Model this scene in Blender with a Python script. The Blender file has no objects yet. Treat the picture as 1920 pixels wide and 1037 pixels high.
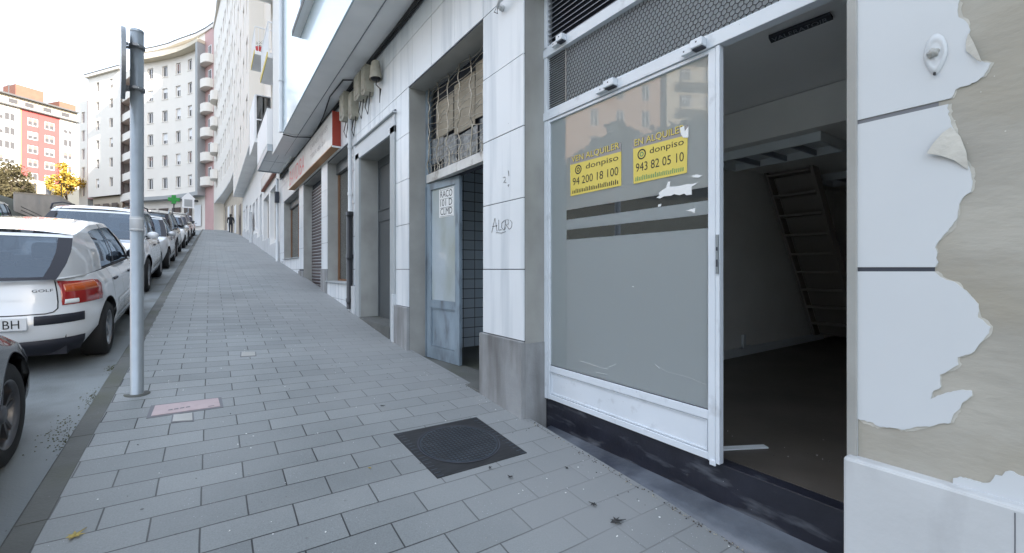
import bpy, bmesh, math, random
from mathutils import Vector, Matrix
R = random.Random(7)
S = bpy.context.scene
COL = S.collection
SN, CS, FPX, CX, HY = 0.5646, 0.8254, 826.0, 960.0, 505.0   # camera yaw, focal length in photo pixels, principal point
D = 2.15                                                     # distance of the facade plane to the right of the lens

def ray(px, py):
    u = (px-CX)/FPX; v = (HY-py)/FPX
    return Vector((SN+u*CS, CS-u*SN, v))
def onX(px, py, X=D):                 # point of the vertical plane x = X seen at a photo pixel
    r = ray(px, py); return r*(X/r.x)
def yz(px, py, X=D):
    p = onX(px, py, X); return (p.y, p.z)
def at(px, py, d):
    return ray(px, py)*d

def kz(Y):                            # height of the kerb line along the street (eye = 0)
    return -1.5+0.1*Y if Y < 57 else 4.2+0.8*(1-math.exp(-(Y-57)/8))
OFF = [(-50, 0), (1.1, 0), (2.4, -.03), (3.75, -.05), (5.5, -.125), (6.2, -.13), (8, -.11), (10.1, -.09), (19, -.06), (30, 0), (400, 0)]
def G(X, Y):
    for (a, p), (b, q) in zip(OFF, OFF[1:]):
        if a <= Y <= b:
            o = p+(q-p)*(Y-a)/(b-a); break
    w = min(1, max(0, (X+.64)/2.79))
    return kz(Y)+o*w
def onG(px, py):
    r = ray(px, py); s = 2.0
    for _ in range(60):
        p = r*s; g = G(p.x, p.y)
        s = s*(g/p.z) if p.z < -1e-4 else s+(.5 if p.z < g else -.2)
        s = max(.5, min(s, 90))
    return r*s

# ------------------------------------------------------------------ materials
MT = {}
def mat(name, col, rough=.6, metal=0, var=.0, vs=3.0, bump=0., bs=40., coat=0., spec=.5, alpha=1, stretch=(1, 1, 1), stain=None, st_s=2.0, st_amt=.5, st_st=(1, 1, 1), obj=False, emis=0, speck=None):
    m = bpy.data.materials.new(name); m.use_nodes = True
    nt = m.node_tree; N = nt.nodes; Lk = nt.links; b = N['Principled BSDF']
    c = tuple(col)+(1,)
    b.inputs['Base Color'].default_value = c
    b.inputs['Roughness'].default_value = rough; b.inputs['Metallic'].default_value = metal
    b.inputs['Coat Weight'].default_value = coat; b.inputs['Coat Roughness'].default_value = .04
    b.inputs['Specular IOR Level'].default_value = spec; b.inputs['Alpha'].default_value = alpha
    if emis:
        b.inputs['Emission Color'].default_value = c; b.inputs['Emission Strength'].default_value = emis
    if obj:
        tc = N.new('ShaderNodeTexCoord'); src = tc.outputs['Object']
    else:
        gm = N.new('ShaderNodeNewGeometry'); src = gm.outputs['Position']
    def mapped(sc):
        mp = N.new('ShaderNodeMapping'); mp.inputs['Scale'].default_value = sc
        Lk.new(src, mp.inputs['Vector']); return mp.outputs['Vector']
    cur = None
    def noise(scale, st, det=6):
        n = N.new('ShaderNodeTexNoise'); n.inputs['Scale'].default_value = scale; n.inputs['Detail'].default_value = det
        Lk.new(mapped(st), n.inputs['Vector']); return n.outputs['Fac']
    def mix(fac, a, bcol):
        x = N.new('ShaderNodeMix'); x.data_type = 'RGBA'
        Lk.new(fac, x.inputs[0])
        if a is None: x.inputs[6].default_value = c
        else: Lk.new(a, x.inputs[6])
        if isinstance(bcol, tuple): x.inputs[7].default_value = bcol+(1,)
        else: Lk.new(bcol, x.inputs[7])
        return x.outputs[2]
    def ramp(f, lo, hi):
        r = N.new('ShaderNodeMapRange'); r.inputs[1].default_value = lo; r.inputs[2].default_value = hi
        Lk.new(f, r.inputs[0]); return r.outputs[0]
    if var:
        f = ramp(noise(vs, stretch), .3, .7)
        cur = mix(f, cur, tuple(min(1, x*(1-var)) for x in col))
    if stain:
        f = ramp(noise(st_s, st_st, 8), .62-st_amt*.25, .78-st_amt*.1)
        cur = mix(f, cur, tuple(stain))
    if speck:
        v = N.new('ShaderNodeTexVoronoi'); v.inputs['Scale'].default_value = speck[1]; Lk.new(src, v.inputs['Vector'])
        f = ramp(v.outputs['Distance'], speck[2], speck[2]*.5)
        n2 = ramp(noise(2.3, (1, 1, 1)), .5, .62)
        ml = N.new('ShaderNodeMath'); ml.operation = 'MULTIPLY'; Lk.new(f, ml.inputs[0]); Lk.new(n2, ml.inputs[1])
        cur = mix(ml.outputs[0], cur, tuple(speck[0]))
    if cur is not None: Lk.new(cur, b.inputs['Base Color'])
    if bump:
        bp = N.new('ShaderNodeBump'); bp.inputs['Strength'].default_value = bump; bp.inputs['Distance'].default_value = .01
        Lk.new(noise(bs, stretch), bp.inputs['Height']); Lk.new(bp.outputs[0], b.inputs['Normal'])
    MT[name] = m; return m

def paver_mat():
    m = bpy.data.materials.new('pavers'); m.use_nodes = True; nt = m.node_tree; N = nt.nodes; Lk = nt.links; b = N['Principled BSDF']
    g = N.new('ShaderNodeNewGeometry')
    # small wobble so that joints are not ruler straight
    nz = N.new('ShaderNodeTexNoise'); nz.inputs['Scale'].default_value = 1.3; Lk.new(g.outputs['Position'], nz.inputs['Vector'])
    sub = N.new('ShaderNodeVectorMath'); sub.operation = 'SUBTRACT'; Lk.new(nz.outputs['Color'], sub.inputs[0]); sub.inputs[1].default_value = (.5, .5, .5)
    sc = N.new('ShaderNodeVectorMath'); sc.operation = 'SCALE'; Lk.new(sub.outputs[0], sc.inputs[0]); sc.inputs[3].default_value = .022
    ad = N.new('ShaderNodeVectorMath'); ad.operation = 'ADD'; Lk.new(g.outputs['Position'], ad.inputs[0]); Lk.new(sc.outputs[0], ad.inputs[1])
    ad2 = N.new('ShaderNodeVectorMath'); ad2.operation = 'ADD'; Lk.new(ad.outputs[0], ad2.inputs[0]); ad2.inputs[1].default_value = (20.64, 20.0, 0)
    br = N.new('ShaderNodeTexBrick'); Lk.new(ad2.outputs[0], br.inputs['Vector'])
    br.inputs['Scale'].default_value = 1; br.inputs['Brick Width'].default_value = .40; br.inputs['Row Height'].default_value = .2
    br.inputs['Mortar Size'].default_value = .0042; br.inputs['Mortar Smooth'].default_value = .25; br.inputs['Bias'].default_value = 0
    br.inputs['Color1'].default_value = (.190, .207, .210, 1); br.inputs['Color2'].default_value = (.248, .266, .268, 1); br.inputs['Mortar'].default_value = (.018, .02, .022, 1)
    n1 = N.new('ShaderNodeTexNoise'); n1.inputs['Scale'].default_value = .55; n1.inputs['Detail'].default_value = 6; Lk.new(g.outputs['Position'], n1.inputs['Vector'])
    r1 = N.new('ShaderNodeMapRange'); r1.inputs[1].default_value = .3; r1.inputs[2].default_value = .7; r1.inputs[3].default_value = .80; r1.inputs[4].default_value = 1.2; Lk.new(n1.outputs['Fac'], r1.inputs[0])
    # fine aggregate
    n2 = N.new('ShaderNodeTexNoise'); n2.inputs['Scale'].default_value = 140; n2.inputs['Detail'].default_value = 3; Lk.new(g.outputs['Position'], n2.inputs['Vector'])
    r2 = N.new('ShaderNodeMapRange'); r2.inputs[1].default_value = .3; r2.inputs[2].default_value = .7; r2.inputs[3].default_value = .86; r2.inputs[4].default_value = 1.14; Lk.new(n2.outputs['Fac'], r2.inputs[0])
    mu = N.new('ShaderNodeMath'); mu.operation = 'MULTIPLY'; Lk.new(r1.outputs[0], mu.inputs[0]); Lk.new(r2.outputs[0], mu.inputs[1])
    sc2 = N.new('ShaderNodeVectorMath'); sc2.operation = 'SCALE'; Lk.new(br.outputs['Color'], sc2.inputs[0]); Lk.new(mu.outputs[0], sc2.inputs[3])
    # worn, dusty zones where the joints fade, mostly along the shop side
    spx = N.new('ShaderNodeSeparateXYZ'); Lk.new(g.outputs['Position'], spx.inputs[0])
    wx = N.new('ShaderNodeMapRange'); wx.inputs[1].default_value = .5; wx.inputs[2].default_value = 1.9; Lk.new(spx.outputs[0], wx.inputs[0])
    n3 = N.new('ShaderNodeTexNoise'); n3.inputs['Scale'].default_value = 1.1; n3.inputs['Detail'].default_value = 7; Lk.new(g.outputs['Position'], n3.inputs['Vector'])
    m3 = N.new('ShaderNodeMapRange'); m3.inputs[1].default_value = .38; m3.inputs[2].default_value = .66; Lk.new(n3.outputs['Fac'], m3.inputs[0])
    a3 = N.new('ShaderNodeMath'); a3.operation = 'MULTIPLY_ADD'; a3.inputs[1].default_value = .55; Lk.new(wx.outputs[0], a3.inputs[0])
    h3 = N.new('ShaderNodeMath'); h3.operation = 'MULTIPLY'; h3.inputs[1].default_value = .34; Lk.new(m3.outputs[0], h3.inputs[0]); Lk.new(h3.outputs[0], a3.inputs[2]); a3.use_clamp = True
    dm = N.new('ShaderNodeMix'); dm.data_type = 'RGBA'; Lk.new(a3.outputs[0], dm.inputs[0]); Lk.new(sc2.outputs[0], dm.inputs[6]); dm.inputs[7].default_value = (.248, .255, .256, 1)
    # light specks and dark gum spots
    def spots(scale, thr, col, prev, lo, hi, nsc):
        v = N.new('ShaderNodeTexVoronoi'); v.inputs['Scale'].default_value = scale; Lk.new(g.outputs['Position'], v.inputs['Vector'])
        a = N.new('ShaderNodeMapRange'); a.inputs[1].default_value = thr; a.inputs[2].default_value = thr*.6; Lk.new(v.outputs['Distance'], a.inputs[0])
        n = N.new('ShaderNodeTexNoise'); n.inputs['Scale'].default_value = nsc; Lk.new(g.outputs['Position'], n.inputs['Vector'])
        q = N.new('ShaderNodeMapRange'); q.inputs[1].default_value = lo; q.inputs[2].default_value = hi; Lk.new(n.outputs['Fac'], q.inputs[0])
        mm = N.new('ShaderNodeMath'); mm.operation = 'MULTIPLY'; Lk.new(a.outputs[0], mm.inputs[0]); Lk.new(q.outputs[0], mm.inputs[1])
        x = N.new('ShaderNodeMix'); x.data_type = 'RGBA'; Lk.new(mm.outputs[0], x.inputs[0]); Lk.new(prev, x.inputs[6]); x.inputs[7].default_value = col; return x.outputs[2]
    c = spots(45, .10, (.5, .53, .56, 1), dm.outputs[2], .5, .6, 3.1)
    c = spots(6, .06, (.07, .07, .07, 1), c, .52, .6, 1.7)
    Lk.new(c, b.inputs['Base Color']); b.inputs['Roughness'].default_value = .62
    # bump: joints sunk, each paver a touch tilted, grain
    inv = N.new('ShaderNodeMath'); inv.operation = 'SUBTRACT'; inv.inputs[0].default_value = 1; Lk.new(br.outputs['Fac'], inv.inputs[1])
    gr = N.new('ShaderNodeMath'); gr.operation = 'MULTIPLY_ADD'; Lk.new(n2.outputs['Fac'], gr.inputs[0]); gr.inputs[1].default_value = .12; Lk.new(inv.outputs[0], gr.inputs[2])
    bp = N.new('ShaderNodeBump'); bp.inputs['Strength'].default_value = .55; bp.inputs['Distance'].default_value = .006; Lk.new(gr.outputs[0], bp.inputs['Height']); Lk.new(bp.outputs[0], b.inputs['Normal'])
    MT['pavers'] = m
def tile_mat(name, axis, bw, rh, c1, c2, mort, ms=.006, off=0.):
    m = bpy.data.materials.new(name); m.use_nodes = True; nt = m.node_tree; N = nt.nodes; Lk = nt.links; b = N['Principled BSDF']
    g = N.new('ShaderNodeNewGeometry'); sp = N.new('ShaderNodeSeparateXYZ'); cb = N.new('ShaderNodeCombineXYZ'); Lk.new(g.outputs['Position'], sp.inputs[0])
    Lk.new(sp.outputs[axis[0]], cb.inputs[0]); Lk.new(sp.outputs[axis[1]], cb.inputs[1])
    br = N.new('ShaderNodeTexBrick'); Lk.new(cb.outputs[0], br.inputs['Vector']); br.offset = off
    br.inputs['Scale'].default_value = 1; br.inputs['Brick Width'].default_value = bw; br.inputs['Row Height'].default_value = rh; br.inputs['Mortar Size'].default_value = ms
    br.inputs['Color1'].default_value = c1+(1,); br.inputs['Color2'].default_value = c2+(1,); br.inputs['Mortar'].default_value = mort+(1,)
    Lk.new(br.outputs['Color'], b.inputs['Base Color']); b.inputs['Roughness'].default_value = .5
    MT[name] = m
def glass_mat(name, tint, refl=.12, trans=.5, rough=.02, gc=(.9, .9, .9)):
    m = bpy.data.materials.new(name); m.use_nodes = True; nt = m.node_tree; N = nt.nodes; Lk = nt.links
    N.remove(N['Principled BSDF']); out = N['Material Output']
    gl = N.new('ShaderNodeBsdfGlossy'); gl.inputs['Roughness'].default_value = rough; gl.inputs['Color'].default_value = tuple(gc)+(1,)
    tr = N.new('ShaderNodeBsdfTransparent'); tr.inputs['Color'].default_value = tuple(tint)+(1,)
    df = N.new('ShaderNodeBsdfDiffuse'); df.inputs['Color'].default_value = tuple(t*.25 for t in tint)+(1,)
    fr = N.new('ShaderNodeLayerWeight'); fr.inputs['Blend'].default_value = .5
    pw = N.new('ShaderNodeMath'); pw.operation = 'POWER'; pw.inputs[1].default_value = 4.0; Lk.new(fr.outputs['Facing'], pw.inputs[0])
    ad = N.new('ShaderNodeMath'); ad.operation = 'MULTIPLY_ADD'; ad.inputs[1].default_value = .85; ad.inputs[2].default_value = refl+.045; ad.use_clamp = True; Lk.new(pw.outputs[0], ad.inputs[0])
    m1 = N.new('ShaderNodeMixShader'); m1.inputs[0].default_value = trans; Lk.new(df.outputs[0], m1.inputs[1]); Lk.new(tr.outputs[0], m1.inputs[2])
    m2 = N.new('ShaderNodeMixShader'); Lk.new(ad.outputs[0], m2.inputs[0]); Lk.new(m1.outputs[0], m2.inputs[1]); Lk.new(gl.outputs[0], m2.inputs[2])
    Lk.new(m2.outputs[0], out.inputs['Surface']); MT[name] = m

paver_mat()
mat('panel', (.76, .79, .81), .38, var=.07, vs=1.2, stain=(.55, .59, .62), st_s=1.6, st_amt=.5, st_st=(1, 4, .3), speck=((.25, .26, .27), 7, .03))
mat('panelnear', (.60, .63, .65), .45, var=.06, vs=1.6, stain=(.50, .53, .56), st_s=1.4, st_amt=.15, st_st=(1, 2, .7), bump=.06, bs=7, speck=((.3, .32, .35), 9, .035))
mat('joint', (.05, .055, .07), .8)
mat('jointgrey', (.16, .165, .18), .7)
mat('jamb', (.36, .36, .34), .3, var=.25, vs=2.5, bump=.1, bs=60, stain=(.42, .43, .41), st_s=1.6, st_amt=.35, st_st=(1, 1, .4))
mat('plinth', (.33, .34, .345), .6, var=.25, vs=4, bump=.25, bs=60, stain=(.11, .105, .10), st_s=2.2, st_amt=.7, st_st=(2, 2, .35))
mat('plinthlight', (.58, .60, .61), .6, var=.12, vs=3, bump=.14, bs=30, stain=(.40, .41, .42), st_s=2.2, st_amt=.35, st_st=(2, 2, .6), speck=((.15, .15, .15), 30, .06))
mat('scraped', (.455, .435, .38), .88, var=.28, vs=2.4, bump=.55, bs=16, stretch=(1, .6, 1.25), stain=(.33, .30, .235), st_s=1.9, st_amt=.6, st_st=(1, 1, 1), speck=((.66, .65, .6), 26, .06))
mat('peelback', (.56, .545, .49), .8, var=.2, vs=9, bump=.4, bs=40)
mat('soffit', (.86, .86, .85), .7, var=.12, vs=1.2, bump=.1, bs=30, stain=(.70, .705, .70), st_s=.8, st_amt=.2)
mat('bay', (.48, .58, .63), .22, var=.05, vs=.8, coat=.3)
mat('whitewall', (.78, .78, .76), .8, var=.06, vs=.6, bump=.1, bs=25)
mat('whiteframe', (.72, .77, .82), .35, var=.08, vs=3, stain=(.5, .53, .56), st_s=8, st_amt=.1, bump=.05, bs=80, speck=((.08, .08, .09), 28, .07))
mat('riser', (.022, .024, .036), .35, var=.4, vs=5, bump=.2, bs=40, stain=(.12, .13, .15), st_s=7, st_amt=.3, st_st=(1, .5, 2.2), speck=((.5, .5, .5), 24, .05))
mat('ledge', (.17, .19, .22), .35, var=.5, vs=3, bump=.3, bs=30, stain=(.02, .025, .042), st_s=2.6, st_amt=.85, speck=((.6, .6, .6), 30, .06))
mat('kerb', (.12, .125, .118), .75, var=.3, vs=3, bump=.4, bs=60, stain=(.075, .08, .055), st_s=1.6, st_amt=.55, speck=((.5, .5, .5), 20, .05))
mat('road', (.25, .275, .285), .75, var=.18, vs=1.1, bump=.45, bs=90, stain=(.13, .135, .13), st_s=1.3, st_amt=.35, speck=((.06, .06, .06), 14, .06))
mat('moss', (.11, .115, .06), .9, var=.5, vs=30, bump=.8, bs=60)
mat('concretewall', (.52, .48, .44), .85, var=.25, vs=.8, bump=.3, bs=10, stain=(.38, .35, .33), st_s=.6, st_amt=.5, st_st=(1, 1, .4))
mat('ground', (.055, .06, .045), .95, var=.4, vs=.15, bump=.3, bs=2)
mat('hillgreen', (.05, .055, .025), .95, var=.5, vs=.3, bump=.8, bs=1.5)
mat('film', (.60, .62, .60), .35, coat=1.0, spec=.1, var=.06, vs=1.1)
mat('filmlow', (.54, .58, .59), .35, coat=.6, spec=.2, var=.05, vs=1.4)
mat('filmedge', (.50, .55, .56), .35, coat=1.0, spec=.1)
mat('stripe', (.04, .045, .048), .2, coat=1.0, spec=.1, var=.3, vs=40)
mat('meshback', (.42, .44, .48), .5, var=.1, vs=6)
mat('wiredark', (.03, .03, .035), .5)
mat('louver', (.27, .29, .34), .4, var=.15, vs=4)
mat('darkmetal', (.03, .032, .036), .45, metal=.3)
mat('steel', (.36, .40, .43), .38, metal=.55, var=.12, vs=8, obj=True, bump=.05, bs=60)
mat('steelsign', (.22, .235, .25), .42, metal=.5, obj=True)
mat('stripwhite', (.7, .74, .76), .4)
mat('inwall', (.88, .87, .84), .8, var=.08, vs=1.5)
mat('infloor', (.12, .105, .09), .45, var=.45, vs=1.8, bump=.15, bs=20, stain=(.09, .08, .065), st_s=1.2, st_amt=.3)
mat('inceil', (.92, .92, .92), .8)
mat('bluedoor', (.31, .385, .45), .4, metal=.15, var=.3, vs=5, stretch=(1, 1, .5), stain=(.12, .13, .14), st_s=6, st_amt=.4, st_st=(1, 1, .4), bump=.12, bs=30, speck=((.1, .07, .05), 16, .08))
mat('doorpane', (.44, .50, .54), .2, coat=.6, stain=(.33, .36, .31), st_s=2.2, st_amt=.8, st_st=(1, 1, .5))
mat('beammetal', (.66, .65, .62), .4, metal=.1, var=.2, vs=6, stain=(.2, .17, .13), st_s=7, st_amt=.3)
mat('cardboard', (.40, .355, .28), .8, var=.2, vs=5, bump=.1, bs=20)
mat('newspaper', (.42, .43, .43), .8, var=.5, vs=22, stain=(.08, .09, .1), st_s=9, st_amt=.6)
mat('wire', (.52, .48, .40), .4, metal=.6, var=.4, vs=25)
mat('doorgrey', (.085, .095, .10), .4, var=.15, vs=3)
mat('surround', (.40, .43, .44), .5, var=.1, vs=2)
mat('surroundlight', (.55, .58, .60), .45, var=.08, vs=2)
mat('wood', (.22, .105, .045), .5, var=.4, vs=6, stretch=(1, 1, .15))
mat('shutter', (.075, .055, .055), .45, var=.2, vs=4)
mat('brownpane', (.10, .07, .06), .4, coat=.4, var=.2, vs=2)
mat('signwhite', (.62, .60, .56), .4, coat=.4, var=.12, vs=2, stretch=(1, .5, 1), stain=(.45, .40, .36), st_s=2, st_amt=.3)
mat('signred', (.35, .045, .025), .45, var=.2, vs=6)
mat('letterred', (.55, .10, .10), .5)
mat('lettergrey', (.30, .28, .27), .6)
mat('orangeunder', (.45, .25, .12), .6)
mat('boxbeige', (.40, .38, .31), .6, var=.25, vs=6, obj=True, stain=(.2, .18, .14), st_s=9, st_amt=.4)
mat('bandgrey', (.42, .44, .46), .4)
mat('cable', (.012, .012, .013), .6)
mat('pipewhite', (.62, .64, .65), .4, var=.1, vs=3)
mat('pipeblack', (.018, .018, .02), .35)
mat('poster', (.72, .58, .12), .5, var=.06, vs=9)
mat('posterink', (.02, .02, .02), .6)
mat('postergreen', (.10, .28, .12), .6)
mat('paper', (.78, .79, .78), .7)
mat('pink', (.45, .35, .355), .5, var=.1, vs=9, stain=(.36, .27, .27), st_s=12, st_amt=.3)
mat('iron', (.06, .075, .095), .42, metal=.4, var=.35, vs=9, bump=.1, bs=60, stain=(.07, .07, .07), st_s=4, st_amt=.3)
mat('ironframe', (.032, .034, .038), .55, metal=.2, var=.5, vs=14, stretch=(.5, 3, 1))
mat('leafyellow', (.42, .33, .10), .7, var=.3, vs=60)
mat('leafdark', (.035, .035, .035), .8)
mat('green', (.01, .25, .03), .5)
mat('white', (.78, .78, .78), .5)
mat('offwhite', (.78, .73, .66), .75, var=.05, vs=.5)
mat('cream', (.64, .57, .45), .8, var=.07, vs=.5)
mat('coralwall', (.47, .09, .085), .8, var=.08, vs=.5)
mat('yellowwall', (.60, .48, .16), .8)
mat('salmon', (.58, .38, .26), .8, var=.08, vs=.5)
mat('greywall', (.36, .37, .37), .8, var=.08, vs=.5)
mat('pinkwall', (.56, .36, .34), .8, var=.08, vs=.6)
mat('terracotta', (.28, .12, .08), .8, var=.15, vs=1)
mat('beigebase', (.50, .43, .34), .8, var=.1, vs=.6)
mat('roofedge', (.10, .10, .10), .7)
mat('yellowtrim', (.60, .45, .05), .6)
mat('farglass', (.09, .085, .085), .15, spec=.5)
mat('farshut', (.24, .16, .14), .7)
mat('flower', (.5, .05, .05), .7)
mat('carwhite', (.70, .72, .74), .25, coat=1, obj=True)
mat('carsilver', (.48, .50, .52), .28, coat=1, metal=.25, obj=True)
mat('cardark', (.012, .013, .018), .25, coat=1, obj=True)
mat('carbrown', (.016, .012, .013), .25, coat=1, obj=True)
mat('carbeige', (.35, .33, .29), .3, coat=1, metal=.2, obj=True)
mat('trim', (.014, .015, .024), .55)
mat('seam', (.02, .02, .02), .8)
mat('tyre', (.014, .014, .015), .75, bump=.2, bs=60, obj=True)
mat('rim', (.38, .39, .41), .28, metal=.85, obj=True)
mat('rimdark', (.16, .16, .17), .35, metal=.8, obj=True)
mat('lampred', (.33, .015, .012), .15, coat=1)
mat('lamporange', (.50, .09, .015), .15, coat=1)
mat('lampclear', (.55, .58, .62), .08, metal=.6, coat=1)
mat('seat', (.03, .03, .033), .9)
mat('plate', (.72, .73, .74), .4)
mat('platetrim', (.0, .04, .35), .5)
mat('bark', (.09, .065, .045), .9, var=.4, vs=6, bump=.6, bs=20)
mat('foliagegold', (.45, .25, .02), .7)
mat('foliageyellow', (.52, .38, .06), .7, var=.35, vs=1.2)
mat('foliageolive', (.12, .10, .045), .8, var=.5, vs=1.2)
mat('stairwood', (.30, .27, .25), .6)
mat('skin', (.45, .28, .2), .6); mat('coatblack', (.015, .015, .018), .85); mat('jeans', (.025, .028, .04), .85); mat('hair', (.02, .015, .01), .7)
mat('posterlime', (.42, .52, .08), .5)
tile_mat('walltile', (1, 2), .2, .15, (.66, .74, .80), (.58, .66, .72), (.10, .11, .12))
tile_mat('walltilex', (0, 2), .2, .15, (.66, .74, .80), (.58, .66, .72), (.10, .11, .12))
glass_mat('shopglass', (.5, .52, .5), .06, .8)
glass_mat('carglass', (.34, .38, .41), .05, .7, .02, (.62, .74, .88))
glass_mat('darkglass', (.1, .12, .11), .12, .4)
M = MT

for k in ('film', 'filmedge', 'stripe'):
    b_ = MT[k].node_tree.nodes['Principled BSDF']; b_.inputs['Coat IOR'].default_value = 2.05; b_.inputs['Coat Roughness'].default_value = .012
MT['filmlow'].node_tree.nodes['Principled BSDF'].inputs['Coat Roughness'].default_value = .3
for k in ('film', 'filmedge', 'filmlow', 'meshback'):            # the frosted film lets some daylight through to the room
    nt_ = MT[k].node_tree; tl_ = nt_.nodes.new('ShaderNodeBsdfTranslucent'); tl_.inputs['Color'].default_value = (.9, .93, .92, 1); mx_ = nt_.nodes.new('ShaderNodeMixShader'); mx_.inputs[0].default_value = .6
    nt_.links.new(nt_.nodes['Principled BSDF'].outputs[0], mx_.inputs[1]); nt_.links.new(tl_.outputs[0], mx_.inputs[2]); nt_.links.new(mx_.outputs[0], nt_.nodes['Material Output'].inputs['Surface'])
# ------------------------------------------------------------------ mesh helpers
class MB:
    def __init__(s): s.v = []; s.f = []; s.m = []; s.ml = []; s.sm = []
    def mi(s, m):
        if m not in s.ml: s.ml.append(m)
        return s.ml.index(m)
    def add(s, vs, fs, m, smooth=False):
        o = len(s.v); s.v += [tuple(p) for p in vs]; k = s.mi(m)
        for f in fs: s.f.append(tuple(i+o for i in f)); s.m.append(k); s.sm.append(smooth)
    def quad(s, a, b, c, d, m): s.add([a, b, c, d], [(0, 1, 2, 3)], m)
    def poly(s, pts, m): s.add(pts, [tuple(range(len(pts)))], m)
    def box(s, x0, x1, y0, y1, z0, z1, m, bev=0):
        if bev:
            b = min(bev, abs(x1-x0)*.45, abs(y1-y0)*.45, abs(z1-z0)*.45)
            bm = bmesh.new(); bmesh.ops.create_cube(bm, size=1)
            for v in bm.verts: v.co = Vector(((x0+x1)/2+v.co.x*(x1-x0), (y0+y1)/2+v.co.y*(y1-y0), (z0+z1)/2+v.co.z*(z1-z0)))
            bmesh.ops.bevel(bm, geom=bm.edges[:], offset=b, segments=2, affect='EDGES', profile=.5)
            bm.verts.index_update()
            s.add([v.co[:] for v in bm.verts], [tuple(v.index for v in f.verts) for f in bm.faces], m); bm.free(); return
        v = [(x0, y0, z0), (x1, y0, z0), (x1, y1, z0), (x0, y1, z0), (x0, y0, z1), (x1, y0, z1), (x1, y1, z1), (x0, y1, z1)]
        s.add(v, [(0, 3, 2, 1), (4, 5, 6, 7), (0, 1, 5, 4), (1, 2, 6, 5), (2, 3, 7, 6), (3, 0, 4, 7)], m)
    def obox(s, P, U, V, W, m):       # oriented box: corner P and three edge vectors
        P, U, V, W = map(Vector, (P, U, V, W))
        v = [P, P+U, P+U+V, P+V, P+W, P+U+W, P+U+V+W, P+V+W]
        s.add(v, [(0, 3, 2, 1), (4, 5, 6, 7), (0, 1, 5, 4), (1, 2, 6, 5), (2, 3, 7, 6), (3, 0, 4, 7)], m)
    def tube(s, pts, r, m, n=8, cap=True):
        pts = [Vector(p) for p in pts]; rs = r if isinstance(r, (list, tuple)) else [r]*len(pts)
        vs = []; fs = []
        for i, p in enumerate(pts):
            d = (pts[min(i+1, len(pts)-1)]-pts[max(i-1, 0)]).normalized()
            a = Vector((0, 0, 1)) if abs(d.z) < .9 else Vector((1, 0, 0))
            e = d.cross(a).normalized(); f = d.cross(e)
            for k in range(n):
                t = 2*math.pi*k/n; vs.append(p+(e*math.cos(t)+f*math.sin(t))*rs[i])
        for i in range(len(pts)-1):
            for k in range(n):
                fs.append((i*n+k, i*n+(k+1) % n, (i+1)*n+(k+1) % n, (i+1)*n+k))
        if cap: fs += [tuple(range(n)), tuple(range((len(pts)-1)*n, len(pts)*n))]
        s.add(vs, fs, m, True)
    def prism(s, pts, off, m):        # polygon (3-D) given thickness by the vector off
        n = len(pts); off = Vector(off); a = [Vector(p) for p in pts]; b = [p+off for p in a]
        s.add(a+b, [tuple(range(n)), tuple(range(2*n-1, n-1, -1))]+[(i, (i+1) % n, n+(i+1) % n, n+i) for i in range(n)], m)
    def grid(s, P, m, smooth=True, closed=False):   # P[i][j]
        a = len(P); b = len(P[0]); vs = [q for row in P for q in row]; fs = []
        for i in range(a-1):
            for j in range(b if closed else b-1):
                fs.append((i*b+j, i*b+(j+1) % b, (i+1)*b+(j+1) % b, (i+1)*b+j))
        s.add(vs, fs, m, smooth)
    def lathe(s, prof, m, C=(0, 0, 0), axis='z', n=32):
        P = []
        for r, h in prof:
            row = []
            for k in range(n):
                t = 2*math.pi*k/n; a, b = r*math.cos(t), r*math.sin(t)
                q = {'z': (a, b, h), 'x': (h, a, b), 'y': (a, h, b)}[axis]
                row.append((q[0]+C[0], q[1]+C[1], q[2]+C[2]))
            P.append(row)
        s.grid(P, m, True, True)
    def build(s, name, parent=None, base=None, weld=False):
        me = bpy.data.meshes.new(name)
        if parent is not None: o0 = wloc(parent)
        elif base is not None: o0 = Vector(base)
        else:
            xs = [v[0] for v in s.v]; ys = [v[1] for v in s.v]; zs = [v[2] for v in s.v]
            o0 = Vector(((min(xs)+max(xs))/2, (min(ys)+max(ys))/2, min(zs)))
        me.from_pydata([tuple(Vector(v)-o0) for v in s.v], [], s.f)
        for m in s.ml: me.materials.append(M[m])
        for p, k, sm in zip(me.polygons, s.m, s.sm): p.material_index = k; p.use_smooth = sm
        me.update()
        if weld:
            bm = bmesh.new(); bm.from_mesh(me); bmesh.ops.remove_doubles(bm, verts=bm.verts[:], dist=.0006); bmesh.ops.recalc_face_normals(bm, faces=bm.faces[:]); bm.to_mesh(me); bm.free(); me.set_sharp_from_angle(angle=math.radians(38))
        o = bpy.data.objects.new(name, me); COL.objects.link(o)
        if parent is not None: o.parent = parent
        else: o.location = o0
        return o
def wloc(o):
    v = Vector((0, 0, 0))
    while o is not None: v += o.location; o = o.parent
    return v
def tag(o, label=None, cat=None, group=None, kind=None):
    if label: o['label'] = label
    if cat: o['category'] = cat
    if group: o['group'] = group
    if kind: o['kind'] = kind
    return o
def thing(name, label, cat, loc=(0, 0, 0), rot=(0, 0, 0), group=None):
    o = bpy.data.objects.new(name, None); COL.objects.link(o); o.location = loc; o.rotation_euler = rot
    o.empty_display_size = .2
    return tag(o, label, cat, group)
def copy_tree(o, parent=None):
    c = o.copy(); COL.objects.link(c)
    if parent is not None: c.parent = parent
    for ch in list(o.children): copy_tree(ch, c)
    return c
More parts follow.
